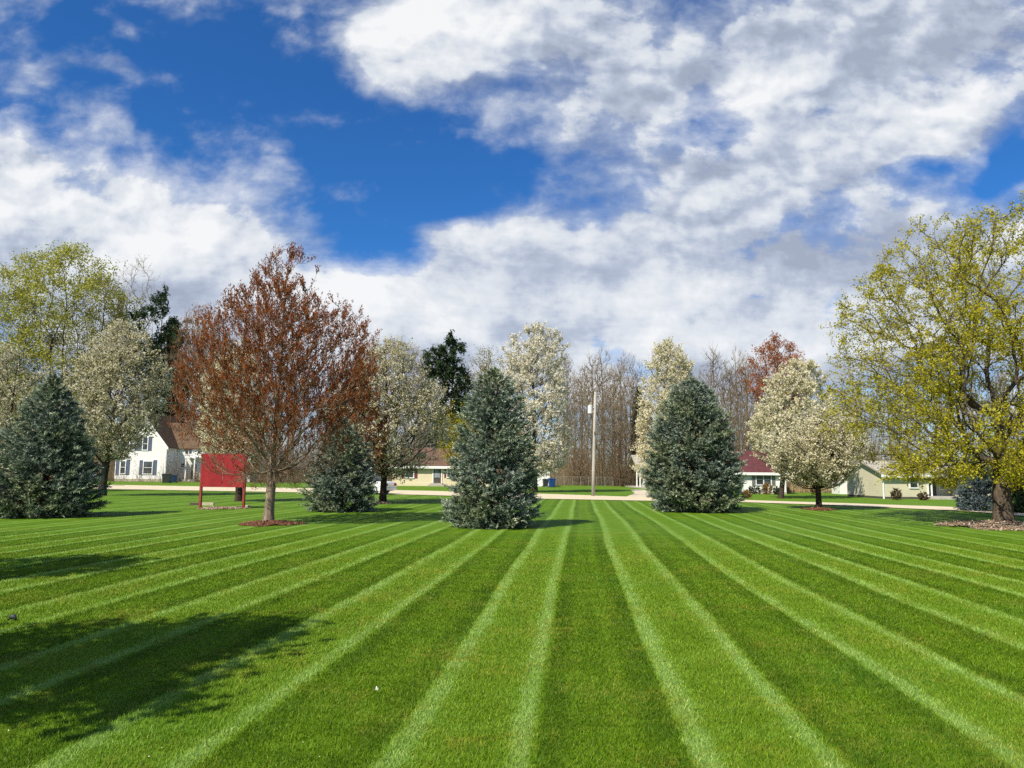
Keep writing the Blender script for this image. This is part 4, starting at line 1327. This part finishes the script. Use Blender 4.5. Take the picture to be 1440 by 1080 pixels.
# ---- sage house on the right
B = gp(1243.5, 701.5)
sage = empty('house', B, math.radians(2)); tag(sage, 'sage green house with a recessed porch behind the yellow green maple', 'house')
_, he = W(1290, 666, B); _, hr = W(1300, 650, B)
fr_w = 12.5; s_ = mpp(B)
xp0, _ = W(1307, 690, B); xp1, _ = W(1352, 690, B)
for bx in ((0, xp0, 0, 7.5), (xp1, fr_w, 0, 7.5), (xp0 + .004, xp1 - .004, 1.6, 7.4)):
    MB().box(*bx, 0, he).build('wall', M['sage_siding'], sage)
for xa in (.006, fr_w - .1):
    MB().prism([(0, he), (7.5, he), (3.75, hr - .1)], xa, xa + .094, 'x').build('wall', M['sage_siding'], sage)
rf = slab_roof(0, 7.5, he, hr, 0, fr_w, .4, axis='x').build('roof', M['grey_roof'], sage)
MB().box(-.42, fr_w + .42, -.47, -.405, he - .4, he - .1).build('fascia', M['white_trim'], rf)
m = MB(); m.box(-.12, -.003, -.1, .02, 0, he - .4); m.box(xp0 - .14, xp0 + .02, -.06, -.003, .1, he - .4); m.build('corner_board', M['white_trim'], sage)
m = MB(); m.box(-.02, xp0 + .02, -.02, 7.5, -.4, .22); m.box(xp1, fr_w + .02, -.02, 7.5, -.4, .22); m.build('foundation', M['block_dark'], sage)
x, z = W(1285.5, 679, B); window(sage, x, z, .72, .92)
x, z = W(1343, 681, B); window(sage, x, z, .9, 1.0, y=1.6, glass='glass_lt')
MB().box(xp0 + .3, xp0 + .42, .0, .12, .3, he - .05).build('porch_post', M['white_trim'], sage)
MB().box(xp0 + .9, xp0 + 1.75, 1.53, 1.596, .3, 2.25).build('door', M['door_dark'], sage)
m = MB(); m.box(xp0 + .004, xp1 - .004, -.3, 1.595, -.3, .3); m.box(xp0 + .004, xp1 - .8, -.75, -.304, -.3, .14); m.build('step', M['step'], sage)

# ---- shed
B = gp(1191, 695)
shed = empty('shed', B); tag(shed, 'little white shed with a red door beside the sage green house', 'shed')
x0, he = W(1181, 680, B); x1, _ = W(1201, 680, B); _, hp = W(1191, 673, B)
gable_wall(x1 - x0, he, hp, 0, 2.4, x0).build('wall', M['white_siding'], shed)
slab_roof(x0, x1, he, hp, 0, 2.4, .15, t=.08).build('roof', M['grey_roof'], shed)
xd, _ = W(1194.5, 690, B)
dr = MB().box(xd - .26, xd + .26, -.05, -.004, .1, he - .1).build('door', M['door_red'], shed)
MB().box(xd + .15, xd + .2, -.09, -.052, .7, .85).build('handle', M['block_dark'], dr)

# shrubs at the houses
for px, py, w, h, lm, lab, leaf in [(1058, 694.5, 1.75, .95, 'box_leaf', 'dark clipped shrub under the left shutter of the maroon roofed house', .07),
                             (1075.5, 695, 1.15, 1.35, 'brown_leaf', 'golden brown shrub under the wide window of the maroon roofed house', .08),
                             (1089, 695.5, .95, .9, 'box_leaf', 'dark clipped shrub beside the pear trunk at the maroon roofed house', .07),
                             (1253.5, 702.5, 1.0, 1.05, 'mixed_leaf', 'reddish loose shrub at the corner of the sage green house', .07),
                             (1291.5, 703, 1.05, .75, 'mixed_leaf', 'low shrub under the white framed window of the sage green house', .07),
                             (1046, 700.5, .8, .8, 'brown_leaf', 'small tan shrub at the right foot of the egg shaped spruce', .06),
                             (1143, 697.5, 1.1, 1.4, 'brown_leaf', 'tan twiggy shrub behind the round flowering pear', .05)]:
    shrub(gp(px, py) + Vector((0, -0.9, 0)), w, h, int(px), M[lm], lab, leaf=leaf)
# brown weeping shrubs before the wood
for px, Y, w, h, lab in [(872, 100, 7.5, 8.2, 'round brown twiggy tree at the edge of the far wood behind the pole'), (815, 101, 4.2, 5.0, 'small brown twiggy tree left of the utility pole')]:
    tree('bare_tree', at(px, Y), h, [(0.12, w * .3), (.3, w * .5), (.6, w * .48), (.85, w * .3), (1, w * .08)], int(px), ntips=420, R=.16, first=.06, lead=False, fork=.2, barkm=M['bark_brown'], twigm=M['bark_bare'], twig=(.03, 1, .9, .013), up=-.05, asc=-.1, seg=.5, gap=.7, rtip=.012, label=lab, cat='tree')

# ------------------------------------------------------------------ wire fences
def wire_fence(a, b_, n, h, label):
    root = empty('wire_fence', a); tag(root, label, 'fence')
    v = b_ - a
    for i in range(n + 1):
        p = v * (i / n)
        z0 = float(zg(a.x + p.x, a.y + p.y)) - a.z
        MB().tube([(p.x, p.y, z0 - .1), (p.x, p.y, z0 + h)], .03, 8).build('post', M['pole_grey'], root)
    m = MB()
    m.tube([(0, 0, h * .97), (v.x, v.y, h * .97)], .015, 6)
    m.build('rail', M['pole_grey'], root)
    m = MB()
    k = int(v.length / .22)
    for i in range(k):
        p = v * ((i + .5) / k)
        m.tube([(p.x, p.y, .05), (p.x, p.y, h * .96)], .004, 3, cap=False)
    for q in range(6):
        m.tube([(0, 0, .1 + h * .15 * q), (v.x, v.y, .1 + h * .15 * q)], .004, 3, cap=False)
    m.build('mesh', M['pole_grey'], root)


M['pole_grey'] = pbr('galvanised_post', (0.34, 0.34, 0.32), (0.26, 0.26, 0.25), rough=.5, metal=.3)
wire_fence(at(782, 99), at(862, 99), 7, 1.2, 'grey wire fence before the far wood, left and right of the utility pole')
wire_fence(at(1152, 97), at(1180, 96), 3, 1.3, 'short grey wire fence left of the little white shed')

# ------------------------------------------------------------------ utility pole
M['pole'] = pbr('pole_wood', (0.42, 0.40, 0.36), (0.31, 0.295, 0.265), scale=3, rough=0.85, stretch=(6, 6, .6), bump=.4, bscale=6)
M['metal'] = pbr('painted_metal', (0.66, 0.68, 0.68), (0.58, 0.60, 0.60), rough=.4, spec=.4)
M['wire'] = pbr('wire', (0.10, 0.10, 0.10), rough=.6)
B = gp(834, 698)
pole = empty('utility_pole', B); tag(pole, 'weathered grey utility pole with a pale transformer at the road edge', 'utility pole')
Hp = htop(B, 555); lx = 3.6 * mpp(B)
def pp(t): return Vector((lx * t, 0, Hp * t))
MB().tube([pp(0), pp(.3), pp(.6), pp(1)], [.135, .125, .11, .095], 14).build('pole', M['pole'], pole, smooth=True)
t_ = .85; c = pp(t_) + Vector((-.36, -.05, 0))
m = MB(); m.tube([c + Vector((0, 0, -.28)), c + Vector((0, 0, .28))], .185, 16); m.tube([c + Vector((0, 0, .28)), c + Vector((0, 0, .33))], [.2, .14], 16)
tr_ = m.build('transformer', M['metal'], pole, smooth=False)
m = MB(); m.box(c.x + .1, c.x + .3, c.y - .04, c.y + .04, c.z - .2, c.z - .13); m.box(c.x + .1, c.x + .3, c.y - .04, c.y + .04, c.z + .13, c.z + .2); m.build('bracket', M['metal'], tr_)
m = MB(); m.tube([c + Vector((.04, 0, .33)), c + Vector((.05, 0, .52))], [.045, .025], 8); m.tube([c + Vector((-.07, 0, .33)), c + Vector((-.08, 0, .46))], [.04, .02], 8); m.build('bushing', M['block'], tr_)
m = MB(); m.tube([pp(1) + Vector((0, 0, -.02)), pp(1) + Vector((0.0, 0, .12)), pp(1) + Vector((.0, 0, .2))], [.03, .05, .03], 8); m.build('insulator', M['white_trim'], pole)
m = MB(); m.box(lx * .62 - .03, lx * .62 + .03, -.2, -.13, Hp * .60, Hp * .63); m.build('bolt_plate', M['block_dark'], pole)


def wire(a, b_, sag, r, label, name='overhead_wire'):
    pts = [a.lerp(b_, i / 24) - Vector((0, 0, sag * 4 * (i / 24) * (1 - i / 24))) for i in range(25)]
    o = MB().tube(pts, r, 5).build(name, M['wire'], None, smooth=True)
    tag(o, label, 'wire', 'overhead wires')


topw = B + pp(1) + Vector((0, 0, .2))
wire(topw, Vector((48, 62, 6.5)), .5, .009, 'thin overhead wire running right from the top of the utility pole')
wire(topw, Vector((-62, 86, 9.5)), .7, .009, 'thin overhead wire running left from the top of the utility pole')
wire(B + pp(.68) + Vector((0, .12, 0)), Vector((48, 62.5, 5.0)), .5, .008, 'lower overhead wire running right from below the transformer')

# ------------------------------------------------------------------ red board on two posts
M['red_paint'] = pbr('red_board_paint', (0.29, 0.016, 0.020), (0.20, 0.010, 0.014), scale=1.6, rough=.75, sharp=(.35, .75), bump=.3, bscale=12)
M['post_paint'] = pbr('red_post_paint', (0.27, 0.055, 0.045), (0.19, 0.04, 0.03), scale=3, rough=.8)
M['timber'] = pbr('old_timber', (0.50, 0.44, 0.33), (0.36, 0.31, 0.22), scale=4, rough=.9, stretch=(1, 5, 5))
M['timber_dark'] = pbr('dark_timber', (0.11, 0.085, 0.06), (0.07, 0.055, 0.04), scale=4, rough=.9, stretch=(1, 5, 5))
A = gp(280, 713); C2 = gp(343.5, 716)
ang = -0.12
B = gp(311.5, 714.5)
board = empty('sign_board', B, ang); tag(board, 'plain red wooden board on two red posts standing on the lawn', 'sign board')
hw = 31.5 * mpp(B) / math.cos(ang)
zb = htop(B, 685); zt = htop(B, 638)
for sgn in (-1, 1):
    MB().box(sgn * hw - .055, sgn * hw + .055, -.05, .06, -.2, zt * .99).build('post', M['post_paint'], board, bevel=.008)
m = MB(); m.box(-hw + .02, -.012, -.085, -.052, zb, zt); m.box(.012, hw + .0, -.085, -.052, zb, zt)
pn = m.build('panel', M['red_paint'], board, bevel=.006)
m = MB(); m.box(-hw + .06, hw - .06, -.048, .0, zb + .15, zb + .26); m.box(-hw + .06, hw - .06, -.048, .0, zt - .3, zt - .2); m.build('cross_rail', M['post_paint'], board)
m = MB()
for sx in (-1, 1):
    for zz in (zb + .2, zt - .25): m.tube([(sx * (hw - .08), -.105, zz), (sx * (hw - .08), -.08, zz)], .028, 8)
m.build('bolt', M['block_dark'], pn)
for px, py, L_, mt, rz, lab in [(273.5, 710.5, .42, 'timber_dark', 0.05, 'dark timber lying left of the red board'), (292, 710.5, .62, 'timber', 0.03, 'pale timber lying under the left of the red board'), (346.5, 714.5, .34, 'timber', 0.1, 'short pale timber lying right of the red board')]:
    o = MB().box(-L_ / 2, L_ / 2, -.08, .08, -.02, .13).build('timber', M[mt], None, bevel=.012)
    o.location = gp(px, py); o.rotation_euler = (0, 0, rz)
    tag(o, lab, 'timber')

# ------------------------------------------------------------------ bins
def bin_(base, mat, label, h=1.05, w=.62, rz=0.2):
    r_ = empty('wheelie_bin', base, rz); tag(r_, label, 'bin')
    m = MB()
    m.add([(-w * .4, -w * .42, .06), (w * .4, -w * .42, .06), (w * .4, w * .42, .06), (-w * .4, w * .42, .06), (-w * .5, -w * .52, h * .92), (w * .5, -w * .52, h * .92), (w * .5, w * .52, h * .92), (-w * .5, w * .52, h * .92)],
          [(3, 2, 1, 0), (4, 5, 6, 7), (0, 1, 5, 4), (1, 2, 6, 5), (2, 3, 7, 6), (3, 0, 4, 7)])
    m.build('body', mat, r_, bevel=.02)
    l = MB().prism([(-w * .58, h * .925), (w * .58, h * .925), (w * .58, h * .96), (0.05, h * 1.03), (-w * .58, h * .97)], -w * .55, w * .55, 'x').build('lid', mat, r_, bevel=.015)
    for sx in (-1, 1):
        MB().tube([(sx * w * .42, w * .42, .1), (sx * w * .5, w * .42, .1)], .1, 12).build('wheel', M['wire'], r_)


M['bin_dark'] = pbr('bin_dark', (0.035, 0.045, 0.045), (0.025, 0.032, 0.034), rough=.5)
M['bin_blue'] = pbr('bin_blue', (0.015, 0.06, 0.22), (0.012, 0.045, 0.17), rough=.45)
M['bin_navy'] = pbr('bin_navy', (0.02, 0.045, 0.11), (0.015, 0.035, 0.085), rough=.45)
bin_(gp(234, 679.5), M['bin_dark'], 'dark green wheeled bin at the corner of the white gabled house', h=1.15, w=.95)
bin_(gp(243, 679), M['bin_navy'], 'navy wheeled bin beside the dark green bin', h=1.0, w=.85)
bin_(gp(776, 685.5), M['bin_blue'], 'bright blue wheeled bin right of the cream garage', h=1.05, w=.72)
bin_(gp(767, 685), M['bin_dark'], 'dark wheeled bin between the cream garage and the blue bin', h=.95, w=.6)


# ------------------------------------------------------------------ cars
def car(base, rz, paint, label, sedan=True):
    r_ = empty('parked_car', base, rz); tag(r_, label, 'car')
    L, Wd = 4.6, 1.75
    low = [(-2.28, .30), (-1.9, .22), (1.95, .22), (2.28, .32), (2.30, .62), (2.18, .80), (1.25, .93), (-1.35, .95), (-2.2, .90), (-2.30, .70)]
    m = MB(); m.prism(low, -Wd / 2, Wd / 2, 'y')
    m.build('body', paint, r_, bevel=.05)
    cab = [(1.2, .93), (.45, 1.38), (-.75, 1.42), (-1.55, .95)] if sedan else [(1.2, .93), (.5, 1.48), (-1.9, 1.5), (-2.2, .92)]
    vs = []
    for sgn, y in ((-1, Wd / 2),):
        pass
    ins = .16
    a = [(x, -(Wd / 2 - .05 - ins * (z - .93) / .5), z) for x, z in cab]; b2 = [(x, -y, z) for x, y, z in a]
    m = MB(); n_ = len(cab)
    m.add(a + b2, [tuple(range(n_)), tuple(range(n_, 2 * n_))[::-1]] + [(i, n_ + i, n_ + (i + 1) % n_, (i + 1) % n_) for i in range(n_)])
    g = m.build('windows', M['glass'], r_)
    zt_ = max(z for x, z in cab)
    xs_ = [x for x, z in cab if z > 1.3]
    MB().box(min(xs_) + .02, max(xs_) - .02, -(Wd / 2 - .22), Wd / 2 - .22, zt_ - .06, zt_ + .012).build('roof', paint, r_, bevel=.02)
    m = MB()
    for x in (1.42, -1.38):
        for sgn in (-1, 1):
            y = sgn * (Wd / 2 - .09)
            w_ = MB().tube([(x, y - .1, .32), (x, y + .1, .32)], .32, 20).build('wheel', M['wire'], r_)
            MB().tube([(x, y - .108, .32), (x, y + .108, .32)], .19, 14).build('rim', M['metal'], w_)
    M.setdefault('tail', pbr('tail_light', (0.30, 0.015, 0.012), rough=.25))
    for sgn in (-1, 1):
        MB().box(-2.325, -2.2, sgn * .62 - .16, sgn * .62 + .16, .62, .80).build('tail_light', M['tail'], r_)
        MB().box(2.2, 2.318, sgn * .62 - .16, sgn * .62 + .16, .58, .72).build('headlight', M['glass_lt'], r_)
    MB().box(-2.34, -2.2, -.8, .8, .30, .48).build('bumper', paint, r_, bevel=.03)
    return r_


M['car_white'] = pbr('car_white', (0.75, 0.76, 0.77), (0.72, 0.73, 0.74), rough=.25, spec=.6)
M['car_silver'] = pbr('car_silver', (0.40, 0.42, 0.45), (0.36, 0.38, 0.41), rough=.3, spec=.6, metal=.3)
e0, e1 = gp(460, 690.5), gp(560, 692.7)
rd = math.atan2(e1.y - e0.y, e1.x - e0.x)
cb = gp(513, 694.5)
cb.z = .03
car(cb, rd + PI, M['car_white'], 'white car parked on the road behind the flowering pear trunk')
cb = gp(122, 676.5); cb.z += .0
car(cb, rd, M['car_silver'], 'silver car parked left of the white gabled house, behind the spruce', sedan=False)

# ------------------------------------------------------------------ mulch, litter
M['mulch_red'] = leaf_mat('mulch_red', [(0, (0.075, 0.032, 0.018)), (0.6, (0.155, 0.066, 0.036)), (1, (0.27, 0.14, 0.09))], 0.0)
M['mulch_tan'] = leaf_mat('mulch_tan', [(0, (0.13, 0.085, 0.055)), (0.5, (0.27, 0.19, 0.13)), (1, (0.46, 0.38, 0.30))], 0.0)


def mulch(base, r, n, size, mat, h, seed, label, grassy=.25):
    rg_ = np.random.default_rng(seed)
    a = rg_.uniform(0, 2 * PI, n); q = rg_.random(n) ** .55
    rr = r * q * (1 + grassy * .5 * np.sin(3 * a + 1) + .12 * np.sin(7 * a))
    c = np.stack([rr * np.cos(a), rr * np.sin(a), h * np.clip(1 - (rr / r) ** 2, 0, 1) + rg_.uniform(.0, .02, n)], -1)
    ax = unit(rg_.normal(0, 1, (n, 3)) * (1, 1, .35)); bx = unit(np.cross(ax, unit(rg_.normal(0, .5, (n, 3)) + (0, 0, 1))))
    s = size * rg_.uniform(.5, 1.4, n)
    A_ = ax * s[:, None]; B_ = bx * (s * .4)[:, None]; up_ = np.cross(ax, bx) * (s * .18)[:, None]
    V = np.stack([c - A_ - B_, c + A_ - B_, c + A_ + B_, c - A_ + B_, c - A_ - B_ + up_, c + A_ - B_ + up_, c + A_ + B_ + up_, c - A_ + B_ + up_], 1).reshape(-1, 3)
    k = np.arange(n) * 8
    F = np.concatenate([np.stack([k + i for i in f], -1) for f in ((3, 2, 1, 0), (4, 5, 6, 7), (0, 1, 5, 4), (1, 2, 6, 5), (2, 3, 7, 6), (3, 0, 4, 7))])
    o = link('mulch', mesh('mulch', V, [F], rnd=np.repeat(rg_.random(n), 8)), mat)
    o.location = base + Vector((0, 0, .005))
    tag(o, label, 'mulch', kind='stuff')
    return o


mulch(gp(380, 737), .95, 2600, .045, M['mulch_red'], .07, 1, 'red wood mulch round the foot of the red budding maple')
mulch(gp(1416, 741), 2.1, 5200, .055, M['mulch_tan'], .14, 2, 'tan wood chips round the foot of the yellow green maple', grassy=.15)
mulch(gp(1152, 717), .75, 900, .055, M['mulch_red'], .08, 3, 'dark red mulch round the foot of the round flowering pear')
mulch(gp(312, 715), 1.0, 1500, .05, M['mulch_tan'], .02, 4, 'bare straw and chips under the red board')
mulch(gp(537, 708), .5, 500, .05, M['mulch_tan'], .05, 5, 'tan mulch round the foot of the flowering pear beside the white car')


def petals():
    rg_ = np.random.default_rng(77)
    n = 300
    Y = 4 + 30 * rg_.random(n) ** 1.3; X = (rg_.random(n) * 2 - 1) * Y * .72
    c = np.stack([X, Y, np.full(n, .032)], -1)
    ax = unit(rg_.normal(0, 1, (n, 3)) * (1, 1, .4)); bx = unit(np.cross(ax, rg_.normal(0, 1, (n, 3))))
    s = rg_.uniform(.003, .008, n) * (0.6 + Y * .05)
    V = np.stack([c - ax * s[:, None], c + bx * (s * .6)[:, None], c + ax * s[:, None], c - bx * (s * .6)[:, None]], 1).reshape(-1, 3)
    k = np.arange(n) * 4
    o = link('fallen_petals', mesh('fallen_petals', V, [np.stack([k, k + 1, k + 2, k + 3], -1)], rnd=np.repeat(rg_.random(n), 4)), leaf_mat('petal', [(0, (0.36, 0.22, 0.08)), (.3, (.55, .48, .3)), (1, (0.8, 0.78, 0.70))], .2))
    tag(o, 'white petals and tan leaf scraps scattered over the mown lawn', 'petals', kind='stuff')


petals()
# small things on the grass
b = gp(17, 874)
m = MB(); m.tube([(-.05, 0, .015), (-.02, .01, .05), (.02, 0, .055), (.055, -.01, .02)], [.012, .032, .03, .008], 8)
o = m.build('clod', M['bin_dark'], None, smooth=True); o.location = b; tag(o, 'small dark clod lying on the grass near the left edge', 'clod')
b = gp(529, 975)
m = MB(); m.add([(-.007, 0, .025), (.005, .003, .025), (.008, .0, .05), (-.003, .003, .056)], [(0, 1, 2, 3)]); m.add([(.003, .006, .025), (.012, .0, .025), (.015, .004, .042), (.005, .007, .046)], [(0, 1, 2, 3)])
o = m.build('paper_scrap', M['white_trim'], None); o.location = b; tag(o, 'tiny white scrap caught in the near grass', 'scrap')
b = gp(167, 683.2)
o = MB().box(-.5, .5, -.25, .25, .0, .05).build('storm_drain', M['block_dark'], None); o.location = b; tag(o, 'dark storm drain grate at the far road edge before the white gabled house', 'drain')
print('total script', time.time() - T0)
